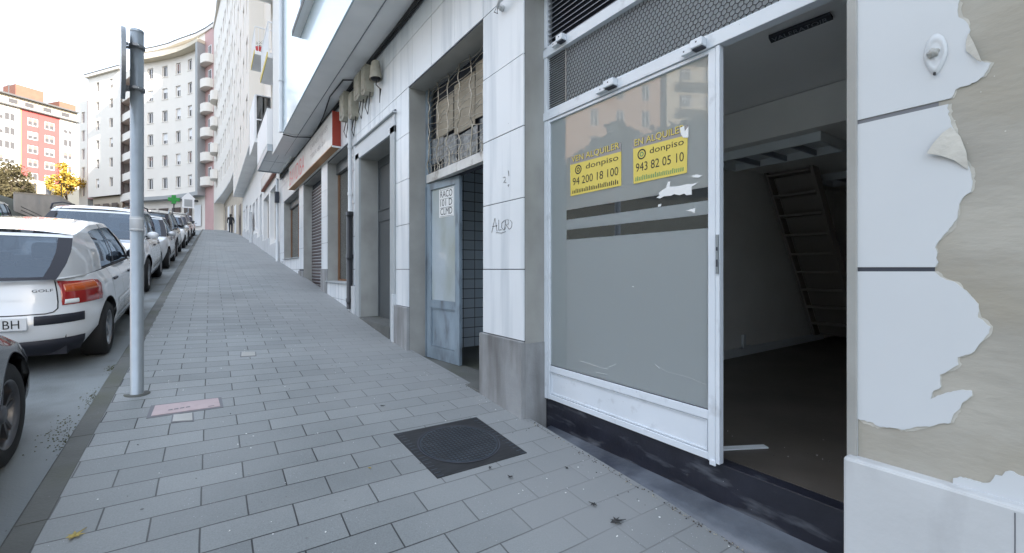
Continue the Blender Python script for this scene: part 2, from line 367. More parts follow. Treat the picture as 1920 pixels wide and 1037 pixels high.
def text(txt, w, h, m, P, U, V, parent=None, name='lettering', ext=.002, mb=None, shear=0):
    """flat lettering fitted in a w x h box whose lower left corner is P, along U (reading direction) and V (up)"""
    cu = bpy.data.curves.new('t', 'FONT'); cu.body = txt; cu.size = 1; cu.extrude = 0; cu.shear = shear; cu.resolution_u = 3
    ob = bpy.data.objects.new('t', cu); COL.objects.link(ob)
    bpy.context.view_layer.update()
    me = bpy.data.meshes.new_from_object(ob.evaluated_get(bpy.context.evaluated_depsgraph_get()))
    bpy.data.objects.remove(ob); bpy.data.curves.remove(cu)
    xs = [v.co.x for v in me.vertices]; ys = [v.co.y for v in me.vertices]
    x0, x1, y0, y1 = min(xs), max(xs), min(ys), max(ys)
    P, U, V = Vector(P), Vector(U).normalized(), Vector(V).normalized(); Nn = U.cross(V).normalized()
    b = mb or MB()
    vs = [P+U*((v.co.x-x0)/(x1-x0)*w)+V*((v.co.y-y0)/(y1-y0)*h)+Nn*ext for v in me.vertices]
    b.add(vs, [tuple(p.vertices) for p in me.polygons], m)
    bpy.data.meshes.remove(me)
    if mb is None: return b.build(name, parent)
def boxes(name, parent, lst):            # one part per box
    for q in lst:
        b = MB(); b.box(*q); b.build(name, parent)
YL = (0, -1, 0); ZU = (0, 0, 1)
def wall(mb, P0, P1, z0, z1, ops, dep, inw, m, mrev=None):
    P0 = Vector((P0[0], P0[1], 0)); P1 = Vector((P1[0], P1[1], 0)); L = (P1-P0).length; U = (P1-P0)/L; I = Vector((inw[0], inw[1], 0)).normalized()
    us = sorted({0, L} | {o[0] for o in ops} | {o[1] for o in ops}); zs = sorted({z0, z1} | {o[2] for o in ops} | {o[3] for o in ops})
    pt = lambda u, z, d=0: P0+U*u+I*d+Vector((0, 0, z))
    for a, b in zip(us, us[1:]):
        for c, d in zip(zs, zs[1:]):
            if any(o[0]-1e-6 < (a+b)/2 < o[1] and o[2]-1e-6 < (c+d)/2 < o[3] for o in ops): continue
            mb.quad(pt(a, c), pt(b, c), pt(b, d), pt(a, d), m)
    for (a, b, c, d) in [o[:4] for o in ops]:
        r = mrev or m
        mb.quad(pt(a, c), pt(a, d), pt(a, d, dep), pt(a, c, dep), r); mb.quad(pt(b, c), pt(b, c, dep), pt(b, d, dep), pt(b, d), r)
        mb.quad(pt(a, d), pt(b, d), pt(b, d, dep), pt(a, d, dep), r); mb.quad(pt(a, c), pt(a, c, dep), pt(b, c, dep), pt(b, c), r)
    return P0, U, I
def win(parent, fr, u0, u1, z0, z1, dep, mf='white', mg='farglass', nm=2, fw=.06, name='window', shut=0, deep=.05):
    P0, U, I = fr; b = MB(); g = MB()
    pt = lambda u, z, d: P0+U*u+I*d+Vector((0, 0, z))
    bar = lambda ua, ub, za, zb, k=0: b.obox(pt(ua, za, dep-deep-k), U*(ub-ua), I*(deep+k), (0, 0, zb-za), mf)
    bar(u0, u1, z0, z0+fw); bar(u0, u1, z1-fw, z1); bar(u0, u0+fw, z0+fw, z1-fw); bar(u1-fw, u1, z0+fw, z1-fw)
    for k in range(1, nm):
        uc = u0+(u1-u0)*k/nm; bar(uc-fw*.4, uc+fw*.4, z0+fw, z1-fw)
    w = b.build(name, parent)
    g.obox(pt(u0+fw*.5, z0+fw*.5, dep-deep*.5), U*(u1-u0-fw), I*.01, (0, 0, z1-z0-fw), mg)
    if shut: g.obox(pt(u0+fw, z1-fw-(z1-z0)*shut, dep-deep*.5-.012), U*(u1-u0-2*fw), I*.011, (0, 0, (z1-z0)*shut), 'farshut' if R.random() < .5 else 'white')
    g.build('pane', w)
    return w
# ------------------------------------------------------------------ ground, road, kerb, pavement
def strip(x0, x1, zf, ys, m, name, nx=2):
    b = MB(); xs = [x0+(x1-x0)*i/nx for i in range(nx+1)]
    b.grid([[(x, y, zf(x, y)) for x in xs] for y in ys], m)
    return tag(b.build(name), kind='structure')
YS = [-14+i*.8 for i in range(103)]
def hill(x, y):
    base = kz(max(y, -30))-.45
    h = 0
    if x < -12.6: h += min(1, (-x-12.6)/1.0)*1.4+(-x-12.6)*(.42 if y < 60 else .42-min(.16, (y-60)*.008))
    h = min(h, 17)
    if y > 95: h += min(8, (y-95)*.12)*(1 if x < 0 else .2)
    return base+h
b = MB(); xs = [-900, -500, -300, -200, -150, -120, -100, -85, -75]+[-70+2.5*i for i in range(42)]+[40, 60, 90, 150, 300, 900]
ys = [-900, -400, -200, -120, -80, -60, -45]+[-35+2.5*i for i in range(84)]+[190, 230, 300, 400, 900]
b.grid([[(x, y, hill(x, y)+(.5*math.sin(x*.37)*math.cos(y*.29) if x < -16 else 0)) for x in xs] for y in ys], 'ground'); tag(b.build('ground'), kind='structure')
strip(-9.6, -.765, lambda x, y: kz(y)-.11, YS, 'road', 'road', 3)
strip(-.645, 2.2, G, [y for y in YS], 'pavers', 'pavement', 6)
b = MB(); b.poly([(-60, 68.3, 4.86), (4, 68.3, 4.86), (6, 120, 4.86), (-60, 120, 4.86)], 'road'); tag(b.build('road'), kind='structure')
b = MB(); y = -14.
while y < 67:                                                      # kerb stones
    y2 = y+1.0
    z0, z1 = kz(y+.004), kz(y2-.004)
    x0, x1, ch = -.768, -.646, .014
    pr = lambda z: [(x0-.002, z-.35), (x0, z-ch), (x0+ch, z+.002), (x1, z+.002), (x1, z-.35)]
    A = [(x, y+.004, z) for x, z in pr(z0)]; B = [(x, y2-.004, z) for x, z in pr(z1)]
    n = 5; b.add(A+B, [(i, (i+1) % n, n+(i+1) % n, n+i) for i in range(n)]+[(0, 1, 2, 3, 4), (9, 8, 7, 6, 5)], 'kerb'); y = y2
tag(b.build('kerb'), kind='structure')
# opposite pavement
strip(-12.4, -9.6, lambda x, y: kz(y)-.02, YS[:100], 'kerb', 'pavement', 2)

# patches of moss / damp in the gutter: stuff
b = MB()
for (px, py, w) in [(112, 800, .10), (125, 822, .07), (172, 745, .07), (210, 690, .05)]:
    r = ray(px, py); s = (1.6)/(-r.z+.1*r.y); p = r*s
    for k in range(90):
        a = R.gauss(0, w*.45); c = R.gauss(0, w*1.6); q = R.uniform(.0015, .006); x, yv = min(p.x+a, -.775), p.y+c; z = kz(yv)-.108
        b.add([(x-q, yv-q, z), (x+q, yv-q*.6, z), (x+q*.4, yv+q, z+.003), (x-q*.7, yv+q*.5, z+.005)], [(0, 1, 2, 3)], 'moss')
tag(b.build('moss'), kind='stuff', label='yellow-green moss growing in the gutter beside the kerb', cat='moss')

# ------------------------------------------------------------------ building with the shops (nearest)
B1 = thing('shop_building', 'nearest pale tiled building on the right with the open shopfront and overhanging upper floors', 'building', (7, 5, -1.6))
TOP = 22.0; SOF = 3.42
SH = (.715, 2.967, -1.70, 2.39)     # near shop
D2 = (3.636, 5.55, -1.20, 2.39)      # blue metal door
D3 = (6.22, 7.83, -1.05, 1.93)       # grey entrance
W1 = (8.47, 10.45, -.26, 2.37)       # shop window
RS = (11.09, 13.55, -.50, 2.37)      # roller shutter
W3 = (14.27, 17.54, .36, 2.37)
b = MB(); wall(b, (2.162, -6), (2.162, 18.7), -2.6, SOF, [(q[0]+6, q[1]+6, q[2], q[3]) for q in (SH, D2, D3, W1, RS, W3)], .29, (1, 0), 'joint', 'jamb')
b.build('backing_wall', B1)
def panels(mb, y0, y1, z0, z1, yj=None, zj=.6, gap=.008):
    ysx = [y0]; 
    if yj is not None:
        k = math.ceil((y0-yj)/.6)
        while yj+k*.6 < y1-.05:
            if yj+k*.6 > y0+.05: ysx.append(yj+k*.6)
            k += 1
    ysx.append(y1); zs = [z0]; k = math.floor(z0/zj)+1
    while k*zj < z1-.04:
        if k*zj > z0+.04: zs.append(k*zj)
        k += 1
    zs.append(z1)
    for a, c in zip(ysx, ysx[1:]):
        for e, f in zip(zs, zs[1:]):
            j = R.uniform(-.0012, .0012)
            mb.box(2.15+j, 2.161, a+gap*.5, c-gap*.5, e+gap*.5, f-gap*.5, 'panel')
b = MB()
panels(b, SH[0], 6.03, 2.40, SOF, 4.23); panels(b, 6.03, 8.06, 2.22, SOF, 4.23); panels(b, 8.06, 18.7, 2.40, SOF, 4.23)
panels(b, 2.967, 3.636, -.60, 2.40); panels(b, 5.55, 6.03, -.50, 2.40)
panels(b, 8.06, 8.47, -.3, 2.40); panels(b, 10.45, 11.09, 0, 2.40); panels(b, 13.55, 14.27, .0, 2.40); panels(b, 17.54, 18.7, .3, 2.40)
panels(b, 8.47, 10.45, -1.2, -.28, 8.9); panels(b, 14.27, 17.54, -.6, .34, 14.9)
b.build('cladding', B1)
b = MB()
def pl(y0, y1, z1, m='plinth', x=2.118):
    b.box(x, 2.1605, y0, y1, -2.4, z1, m, .006)
pl(2.962, 3.655, -.603); b.box(2.155, 2.378, 2.955, 2.966, -2.4, -.62, 'plinth'); b.build('plinth', B1)
b = MB(); pl(5.545, 6.03, -.503); b.build('plinth', B1)
boxes('plinth', B1, [(2.10, 2.40, 8.06, 8.466, -2.4, -.303, 'plinthlight'), (2.13, 2.1605, 10.45, 11.09, -2.4, -.003, 'plinth'), (2.13, 2.1605, 13.55, 14.27, -2.4, -.04, 'plinth'), (2.13, 2.1605, 17.54, 18.7, -2.4, .297, 'plinthlight')])
boxes('window_sill', B1, [(2.10, 2.45, 8.468, 10.448, -.275, -.255, 'surround'), (2.10, 2.45, 14.272, 17.538, .345, .365, 'surround')])

# near wall with torn facing ------------------------------------------------
def pg(pts, X=2.15): return [onX(a, c, X) for a, c in pts]
TA = [(1605, -75), (1797, -75), (1799, 0), (1795, 18), (1797, 32), (1806, 36), (1815, 45), (1819, 56), (1815, 70), (1812, 84), (1822, 100), (1834, 114), (1857, 118), (1852, 130), (1844, 143), (1832, 152), (1818, 159), (1800, 163), (1791, 168), (1788, 177), (1783, 184), (1605, 226)]
TB = [(1605, 234), (1778, 195), (1776, 203), (1780, 209), (1777, 214), (1782, 226), (1785, 238), (1800, 262), (1812, 300), (1821, 330), (1823, 345), (1820, 360), (1808, 368), (1798, 383), (1796, 396), (1793, 412), (1784, 424), (1772, 438), (1760, 452), (1753, 464), (1757, 474), (1755, 484), (1759, 492), (1753, 501), (1605, 501)]
TC = [(1605, 509), (1752, 509), (1762, 519), (1774, 525), (1788, 528), (1800, 537), (1812, 545), (1822, 558), (1834, 570), (1835, 584), (1833, 595), (1846, 604), (1857, 613), (1854, 625), (1846, 634), (1838, 643), (1834, 648), (1826, 660), (1815, 665), (1795, 671), (1797, 684), (1780, 694), (1762, 703), (1762, 714), (1764, 726), (1750, 733), (1745, 748), (1757, 742), (1772, 737), (1792, 733), (1806, 731), (1822, 733), (1822, 742), (1812, 751), (1803, 757), (1800, 766), (1788, 776), (1784, 786), (1782, 793), (1766, 794), (1748, 799), (1720, 800), (1706, 804), (1690, 806), (1672, 802), (1645, 799), (1632, 791), (1608, 785), (1608, 862), (1605, 862)]
def ragged(pts, amp=1.3):             # finer tear along the irregular edge
    out = []
    n = len(pts)
    for i in range(n):
        a, c = pts[i], pts[(i+1) % n]; out.append(a)
        L = math.hypot(c[0]-a[0], c[1]-a[1])
        if min(a[0], c[0]) > 1606 and 5 < L < 60 and not (abs(a[1]-c[1]) < 50 and abs(a[0]-c[0]) > 90):
            k = int(L/5)
            for j in range(1, k): t = j/k; out.append((a[0]+(c[0]-a[0])*t+R.uniform(-amp, amp), a[1]+(c[1]-a[1])*t+R.uniform(-amp, amp)))
    return out
b = MB()
b.box(2.156, 2.1612, -6, SH[0]-.037, -2.5, SOF, 'scraped')
b.build('scraped_render', B1)
def under(pts):                       # ragged older coat showing as a lip beyond the torn facing
    out = []
    for i, (a, c) in enumerate(pts):
        if a > 1700 and 5 < c < 795: out.append((a+4+4*math.sin(i*.31)+2*math.sin(i*.83+1)+R.uniform(-1.2, 1.2), c+R.uniform(-.8, .8)))
        elif c >= 780 and a > 1612: out.append((a+R.uniform(-.8, .8), c+3+3*math.sin(i*.4)+R.uniform(-1, 1)))
        else: out.append((a, c))
    return out
b = MB()
for T in (TA, TB, TC): b.prism(pg(under(ragged(T, 1.0)), 2.1545), (.0012, 0, 0), 'peelback')
b.build('older_coat', B1)
b = MB()
for T in (TA, TB, TC): b.prism(pg(ragged(T), 2.151), (.0045, 0, 0), 'panelnear')
b.prism(pg(ragged([(1787, 897), (1800, 894), (1830, 902), (1842, 906), (1856, 905), (1862, 898), (1866, 891), (1878, 893), (1884, 885), (1893, 883), (1905, 888), (1925, 896), (1990, 910), (1990, 1010), (1900, 950), (1840, 928), (1787, 912)]), 2.151), (.0045, 0, 0), 'panelnear')
b.build('torn_facing', B1)
boxes('joint_strip', B1, [(2.1545, 2.1555, .44, .69, .575, .60, 'jointgrey'), (2.1545, 2.1555, .45, .69, -.012, .008, 'joint')])
b = MB()                              # curls of facing peeled away from the wall
def curl(pts, base, lift, m='peelback'):
    P = [onX(a, c, 2.150) for a, c in pts]
    for i in range(len(P)): P[i] = Vector((2.150-lift[i], P[i].y, P[i].z))
    b = MB(); b.prism(P, (.002, 0, 0), m); b.build('peeled_flap', B1)
curl([(1783, 238), (1768, 250), (1752, 270), (1741, 289), (1766, 293), (1790, 301), (1806, 312), (1816, 318), (1812, 285), (1800, 255)], 0, [.001, .008, .016, .022, .014, .010, .006, .003, .003, .001])
curl([(1816, 62), (1826, 80), (1836, 102), (1843, 119), (1832, 114), (1822, 104), (1812, 96), (1811, 80)], 0, [.002, .008, .014, .018, .012, .008, .004, .002])
# stone strip beside the opening and its plinth
b = MB(); b.box(2.143, 2.45, SH[0]-.036, SH[0]-.001, -1.9, SOF, 'jamb', .004); b.build('stone_edge', B1)
b = MB(); Z = -.752
b.box(2.10, 2.42, -6, SH[0]-.003, -2.4, Z, 'plinthlight', .012)
b.build('stone_base', B1)
boxes('joint_strip', B1, [(2.0992, 2.1, .25, .2535, -2.3, -.77, 'jointgrey')])
# oval wall fitting
ob = MB(); p = onX(1754, 103, 2.15); P = []
for i in range(9):
    t = i/8; row = []
    for k in range(40):
        a = 2*math.pi*k/40; sy, sz = math.cos(a), math.sin(a)
        rz = .072*(1.05 if sz > 0 else 1.0); ry = .032*(1-.38*max(0, -sz)**1.2)*(1 if sz < 0 else 1)
        q = 1-t; h = .012*math.sin(min(1, t*2.2)*math.pi/2)-(.006*math.sin(t*math.pi) if t > .3 else 0)
        row.append((2.149-h, p.y+ry*q*sy, p.z+rz*q*sz))
    P.append(row)
ob.grid(P, 'panelnear', True, True)
P = []
for i in range(8):
    t = i/7*math.pi/2; P.append([(2.141-.017*math.sin(t), p.y+.004+.017*math.cos(t)*math.cos(a)*(1+.12*math.sin(a*5+t*3)), p.z+.006+.017*math.cos(t)*math.sin(a)*(1+.12*math.sin(a*5+t*3))) for a in [2*math.pi*k/30 for k in range(30)]])
ob.grid(P, 'jamb', True, True)
ob.box(2.134, 2.145, p.y-.003, p.y+.003, p.z-.075, p.z-.066, 'darkmetal')
tag(ob.build('wall_fitting'), 'small oval moulded fitting on the white facing near the top right corner', 'wall fitting')

# ------------------------------------------------------------------ near shop: sill, frame, glass, mesh, louvre
XR = 2.377
b = MB(); b.box(2.385, 2.66, .70, 2.966, -1.9, -1.103, 'riser', .004); b.build('riser', B1)
b = MB(); P = []
for yv in [.70+.1*i for i in range(23)]:
    w = .006*math.sin(yv*9)+.005*math.sin(yv*23)
    P.append([(2.16+w, yv, -1.75), (2.155+w, yv, -1.46), (2.168+w, yv, -1.385+w), (2.20, yv, -1.348+w*.5), (2.26, yv, -1.336), (2.386, yv, -1.326)])
b.grid(P, 'ledge'); b.build('ledge', B1)
SF = thing('shop_front', None, None); SF.parent = B1; SF.location = Vector((XR, 1.8, -1.1))-wloc(B1)
def hrail(mb, y0, y1, z0, z1, x0, x1, m='whiteframe', bev=.003): mb.box(x0, x1, y0, y1, z0, z1, m, bev)
b = MB()
hrail(b, .72, 2.966, 1.265, 1.335, 2.352, 2.42); hrail(b, .72, 2.966, 1.338, 1.352, 2.362, 2.41)
hrail(b, .72, 2.966, 1.80, 1.872, 2.352, 2.42); hrail(b, .72, 2.966, 1.876, 1.892, 2.36, 2.41)
b.box(2.36, 2.42, 2.925, 2.964, -1.1, 2.39, 'whiteframe', .003)
b.box(2.358, 2.40, 1.384, 1.409, -1.1, 1.263, 'whiteframe', .003)
b.box(2.36, 2.42, .718, .732, -1.1, 2.39, 'whiteframe', .002)
b.build('frame', SF)
b = MB()                                                            # louvre over the upper rail
z = 1.90
while z < 2.40:
    b.prism([(2.372, .735, z), (2.372, .735, z+.006), (2.408, .735, z+.036), (2.408, .735, z+.03)], (0, 2.187, 0), 'louver'); z += .042
b.box(2.415, 2.42, .735, 2.92, 1.895, 2.40, 'joint'); b.build('louvre', SF)
b = MB(); b.box(2.392, 2.398, .735, 2.922, 1.353, 1.798, 'meshback'); b.build('ribbed_glass', SF)
b = MB()                                                            # wire mesh
def seg(y0, z0, y1, z1, w=.0016, x=2.386):
    d = Vector((0, y1-y0, z1-z0)); n = Vector((0, -d.z, d.y)).normalized()*w
    a = Vector((x, y0, z0)); c = Vector((x, y1, z1))
    b.add([a-n, a+n, c+n, c-n, a-n+Vector((.003, 0, 0)), a+n+Vector((.003, 0, 0)), c+n+Vector((.003, 0, 0)), c-n+Vector((.003, 0, 0))], [(0, 1, 2, 3), (0, 3, 7, 4), (1, 5, 6, 2)], 'wiredark')
r = .0185; dy = r*math.sqrt(3); row = 0; z = 1.366
while z < 1.79:
    yv = .75+(dy/2 if row % 2 else 0)
    while yv < 2.70:
        j = .0016
        t = (yv, z+r); q = (yv+dy/2, z+r/2); w = (yv+dy/2, z-r/2); l = (yv-dy/2, z+r/2)
        if z+r < 1.797: seg(t[0], t[1], q[0], q[1]); seg(l[0], l[1], t[0], t[1])
        seg(q[0], q[1], w[0], w[1]); yv += dy
    z += r*1.5; row += 1
b.build('wire_mesh', SF)
b = MB(); z = 1.37
while z < 1.79: b.box(2.383, 2.391, 2.715, 2.922, z, z+.003, 'wiredark'); z += .019
b.box(2.38, 2.392, 2.705, 2.713, 1.353, 1.798, 'jamb'); b.build('vent_slats', SF)
# brackets on the rails
def bracket(px, py, s=1.):
    p = onX(px, py, 2.35); b = MB()
    b.box(2.300, 2.352, p.y-.055*s, p.y+.04*s, p.z-.028, p.z+.022, 'whiteframe', .006); b.box(2.318, 2.352, p.y+.04*s, p.y+.13*s, p.z-.035, p.z+.002, 'whiteframe', .004)
    b.box(2.298, 2.303, p.y-.012, p.y-.004, p.z-.004, p.z+.004, 'joint'); b.box(2.3165, 2.32, p.y+.08, p.y+.088, p.z-.02, p.z-.012, 'joint')
    b.box(2.312, 2.352, p.y-.05*s, p.y+.03*s, p.z-.036, p.z-.029, 'joint')
    b.build('bracket', SF)
bracket(1055, 73, .8); bracket(1147, 158); bracket(1312, 84, .8)
# leaf with frosted glass
LF = MB()
Y0, Y1 = 1.412, 2.921
LF.box(2.362, 2.402, Y0, Y0+.044, -1.098, 1.262, 'whiteframe', .003); LF.box(2.362, 2.402, Y1-.028, Y1, -1.098, 1.262, 'whiteframe', .003)
LF.box(2.364, 2.400, Y0+.045, Y1-.029, -.865, -.812, 'whiteframe', .003); LF.box(2.364, 2.400, Y0+.045, Y1-.029, -1.096, -1.055, 'whiteframe', .003)
LF.box(2.364, 2.400, Y0+.045, Y1-.029, 1.24, 1.262, 'whiteframe', .002)
LF.box(2.378, 2.394, Y0+.045, Y1-.029, -1.054, -.866, 'whiteframe')
for zz in (-1.047, -.877): LF.box(2.370, 2.3775, Y0+.054, Y1-.038, zz, zz+.006, 'whiteframe')
for yy in (Y0+.054, Y1-.044): LF.box(2.370, 2.3775, yy, yy+.006, -1.04, -.878, 'whiteframe')
LF.box(2.3712, 2.3775, Y0+.048, Y1-.031, -.8115, -.808, 'joint'); LF.box(2.3712, 2.3775, Y0+.0455, Y0+.048, -.80, 1.23, 'joint')
LF.box(2.352, 2.364, Y0-.006, Y0+.03, -1.115, -1.085, 'whiteframe', .003)
leaf = LF.build('window_leaf', SF)
b = MB(); x0, x1 = 2.3795, 2.3845; g0, g1 = Y0+.0485, Y1-.0295; ge = 2.695
sz = [(-.808, .236, 'filmlow'), (.239, .316, 'stripe'), (.319, .397, 'filmlow'), (.400, .475, 'stripe'), (.478, 1.239, 'film')]
for a, c, m in sz: b.box(x0, x1, g0, ge, a, c+.003, m)
b.box(x0, x1, ge, g1, -.808, 1.239, 'filmedge'); b.build('frosted_glass', leaf)
b = MB(); p = onX(1351, 480, 2.36); b.box(2.350, 2.3575, 1.386, 1.402, p.z-.1, p.z+.12, 'steel'); b.box(2.346, 2.3495, 1.39, 1.398, p.z-.06, p.z-.02, 'joint'); b.box(2.346, 2.3495, 1.39, 1.398, p.z+.03, p.z+.05, 'joint'); b.build('lock_plate', leaf)
b = MB(); p = onX(1187, 538, 2.3795); b.lathe([(.0001, 2.374), (.004, 2.3745), (.005, 2.3795)], 'paper', (0, p.y, p.z), 'x', 12)
b.build('fixing_stud', leaf)
def crack(pts, w=.0011, m='paper'):
    q = [onX(a, c, 2.3785) for a, c in pts]; b = MB(); b.tube(q, w, m, 5); b.build('scratch', leaf)
crack([(1088, 677), (1105, 682), (1128, 690), (1140, 692)]); crack([(1118, 698), (1138, 702)]); crack([(1142, 688), (1155, 683)])
crack([(1230, 685), (1236, 688), (1250, 697), (1270, 702), (1295, 709), (1325, 722)], .0007); crack([(1228, 683), (1236, 691)], .0018)

# torn paper left on the glass
def flat(name, label, cat, pts, m, X=2.377, th=.001, group=None):
    b = MB(); b.prism([onX(a, c, X) for a, c in pts], (-th, 0, 0), m); return tag(b.build(name), label, cat, group)
flat('paper_scrap', 'large torn white paper strip on the frosted glass under the right yellow poster', 'paper scrap', [(1231, 371), (1237, 366), (1235, 362), (1241, 357), (1249, 352), (1252, 341), (1257, 340), (1256, 350), (1272, 349), (1290, 345), (1297, 345), (1309, 342), (1303, 347), (1297, 350), (1297, 365), (1287, 366), (1283, 363), (1274, 366), (1264, 364), (1258, 367), (1245, 368), (1238, 372)], 'paper')
flat('paper_scrap', 'thin white paper shred on the glass just above the large torn strip', 'paper scrap', [(1296, 330), (1305, 327), (1318, 329), (1310, 333), (1300, 333)], 'paper')
flat('paper_scrap', 'small white triangular paper shred between the two clear stripes', 'paper scrap', [(1286, 395), (1304, 390), (1303, 400), (1297, 397)], 'paper')
flat('paper_scrap', 'tiny white paper crumb on the upper clear stripe', 'paper scrap', [(1234, 384), (1240, 382), (1239, 387), (1234, 388)], 'paper')
# the two yellow posters
def poster(q, label, L1, L2, L3, cor, logo):
    X = 2.3765; pts = [onX(a, c, X) for a, c in q]       # tl, tr, br, bl
    P = thing('poster', label, 'poster', sum(pts, Vector())/4)
    tl, tr, br, bl = pts; U = (br-bl); H = (tl-bl).length; W = U.length; U.normalize()
    b = MB(); tl2, tr2 = bl+(tl-bl)*.79, br+(tr-br)*.79; b.prism([bl, br, tr2, tl2], (-.0008, 0, 0), 'poster'); b.prism([tl2, tr2, tr, tl], (-.0008, 0, 0), 'lettergrey'); b.build('sheet', P)
    at2 = lambda u, v, e=.0014: bl+U*(u*W)+Vector((0, 0, 1))*(v*H)+Vector((-e, 0, 0))
    b = MB()
    text(L1, W*.94, H*.175, 'posterink', at2(.035, .80), U, ZU, mb=b, ext=.0002)
    text(L1, W*.94, H*.175, 'poster', at2(.025, .81, .0018), U, ZU, mb=b, ext=.0002); b.build('lettering', P); b = MB()
    text(L2, W*.62, H*.17, 'posterink', at2(.33, .54), U, ZU, mb=b, ext=.0002); b.build('lettering', P); b = MB()
    text(L3, W*.90, H*.19, 'posterink', at2(.05, .25), U, ZU, mb=b, ext=.0002)
    b.build('lettering', P)
    b = MB(); cpt = at2(.17, .62)
    def ring(r0, r1, m, e):
        n = 28; vs = []; fs = []
        for k in range(n):
            a = 2*math.pi*k/n
            for rr in (r0, r1): vs.append(cpt+U*(rr*math.cos(a))+Vector((-e, 0, rr*math.sin(a))))
        b.add(vs, [(2*k, 2*k+1, (2*k+3) % (2*n), (2*k+2) % (2*n)) for k in range(n)], m)
    ring(H*.085, H*.115, 'posterink', .0002); ring(H*.030, H*.055, logo, .0002)
    b.build('logo', P)
    b = MB(); n = 26
    for k in range(n):
        u = .04+.92*k/n; hh = R.uniform(.07, .11)
        a = at2(u, .05); b.prism([a, a+U*(W*.018), a+U*(W*.022)+Vector((0, 0, H*hh)), a+U*(W*.006)+Vector((0, 0, H*hh))], (-.0003, 0, 0), cor)
    b.build('small_print', P)
    return P
poster([(1069, 294), (1165, 267), (1165, 348), (1070, 368)], 'left yellow rental poster on the frosted glass, with smudged dark letters and black lower print', 'VEN ALQUILER', 'donpiso', '94 200 18 100', 'posterink', 'posterink')
poster([(1187, 262), (1290, 234), (1288, 324), (1188, 345)], 'right yellow rental poster on the frosted glass, with green print along its lower edge', 'EN ALQUILER', 'donpiso', '943 82 05 10', 'postergreen', 'postergreen')
flat('paper_scrap', 'torn white paper corner over the upper right of the right yellow poster', 'paper scrap', [(1275, 240), (1283, 236), (1284, 246), (1291, 237), (1291, 258), (1281, 258), (1277, 252)], 'paper', 2.3735)

# ------------------------------------------------------------------ shop interior
b = MB(); X0, X1, Ya, Yb = 2.45, 8.5, -.9, 3.0
def room(b, X0, X1, Ya, Yb, Z0, Z1, wl, fl, ce, t=.08):
    b.box(X0, X1+t, Yb, Yb+t, Z0-t, Z1+t, wl); b.box(X1, X1+t, Ya, Yb, Z0-t, Z1+t, wl); b.box(X0, X1+t, Ya-t, Ya, Z0-t, Z1+t, wl)
    b.box(X0, X1, Ya, Yb, Z1, Z1+t, ce)
    if fl: b.box(X0, X1, Ya, Yb, Z0-t, Z0, fl)
room(b, X0, X1, Ya, Yb, -1.10, 1.64, 'inwall', None, 'inceil')
b.box(4.5, 8.49, Ya+.01, Yb-.01, 1.28, 1.63, 'inwall'); b.box(8.0, 8.49, Ya+.01, 2.42, -1.1, 1.27, 'inwall'); b.box(2.45, 2.48, -.9, .70, -1.1, 2.4, 'inwall')
b.box(2.455, 2.5, .70, 2.99, 1.34, 1.64, 'inwall')
b.build('interior_wall', B1)
b = MB(); b.box(2.47, X1, Ya, Yb, -1.18, -1.101, 'infloor'); b.build('interior_floor', B1)
b = MB(); b.box(2.9, 8.0, 2.965, 2.998, -1.10, -1.0, 'stripwhite'); b.build('skirting', B1)
st = MB()
A = Vector((7.65, 0, -1.0)); E = Vector((6.15, 0, 1.30)); n = 9
for yv in (2.38, 2.92):
    st.prism([(A.x-.07, yv, A.z), (A.x+.10, yv, A.z), (E.x+.10, yv, E.z), (E.x-.07, yv, E.z)], (0, .035, 0), 'stairwood')
for k in range(n):
    t = (k+.7)/n; p = A.lerp(E, t); st.box(p.x-.10, p.x+.12, 2.415, 2.92, p.z, p.z+.03, 'stairwood')
st.prism([(A.x+.09, 2.42, A.z), (A.x+.11, 2.42, A.z), (E.x+.11, 2.42, E.z), (E.x+.09, 2.42, E.z)], (0, .49, 0), 'stairwood')
st.build('staircase', B1)
def lamp(cx, cy, z, lx, ly, label):
    t = thing('ceiling_lamp', label, 'ceiling lamp', (cx, cy, z)); b = MB()
    b.box(cx-lx/2, cx+lx/2, cy-ly/2, cy-ly/2+.03, z-.09, z, 'stripwhite'); b.box(cx-lx/2, cx+lx/2, cy+ly/2-.03, cy+ly/2, z-.09, z, 'stripwhite')
    b.box(cx-lx/2, cx-lx/2+.03, cy-ly/2+.03, cy+ly/2-.03, z-.09, z, 'stripwhite'); b.box(cx+lx/2-.03, cx+lx/2, cy-ly/2+.03, cy+ly/2-.03, z-.09, z, 'stripwhite')
    b.box(cx-lx/2+.03, cx+lx/2-.03, cy-ly/2+.03, cy+ly/2-.03, z-.012, z-.002, 'stripwhite'); b.build('housing', t)
    b = MB()
    for k in range(1, 4): q = cy-ly/2+ly*k/4; b.box(cx-lx/2+.03, cx+lx/2-.03, q-.03, q-.012, z-.085, z-.03, 'louver')
    b.build('louvre', t)
lamp(4.95, 2.32, 1.276, .62, 1.15, 'square unlit louvred ceiling lamp just inside the open shop doorway')
lamp(7.1, 2.2, 1.276, .62, .9, 'unlit louvred ceiling lamp at the back of the shop beside the stairs')
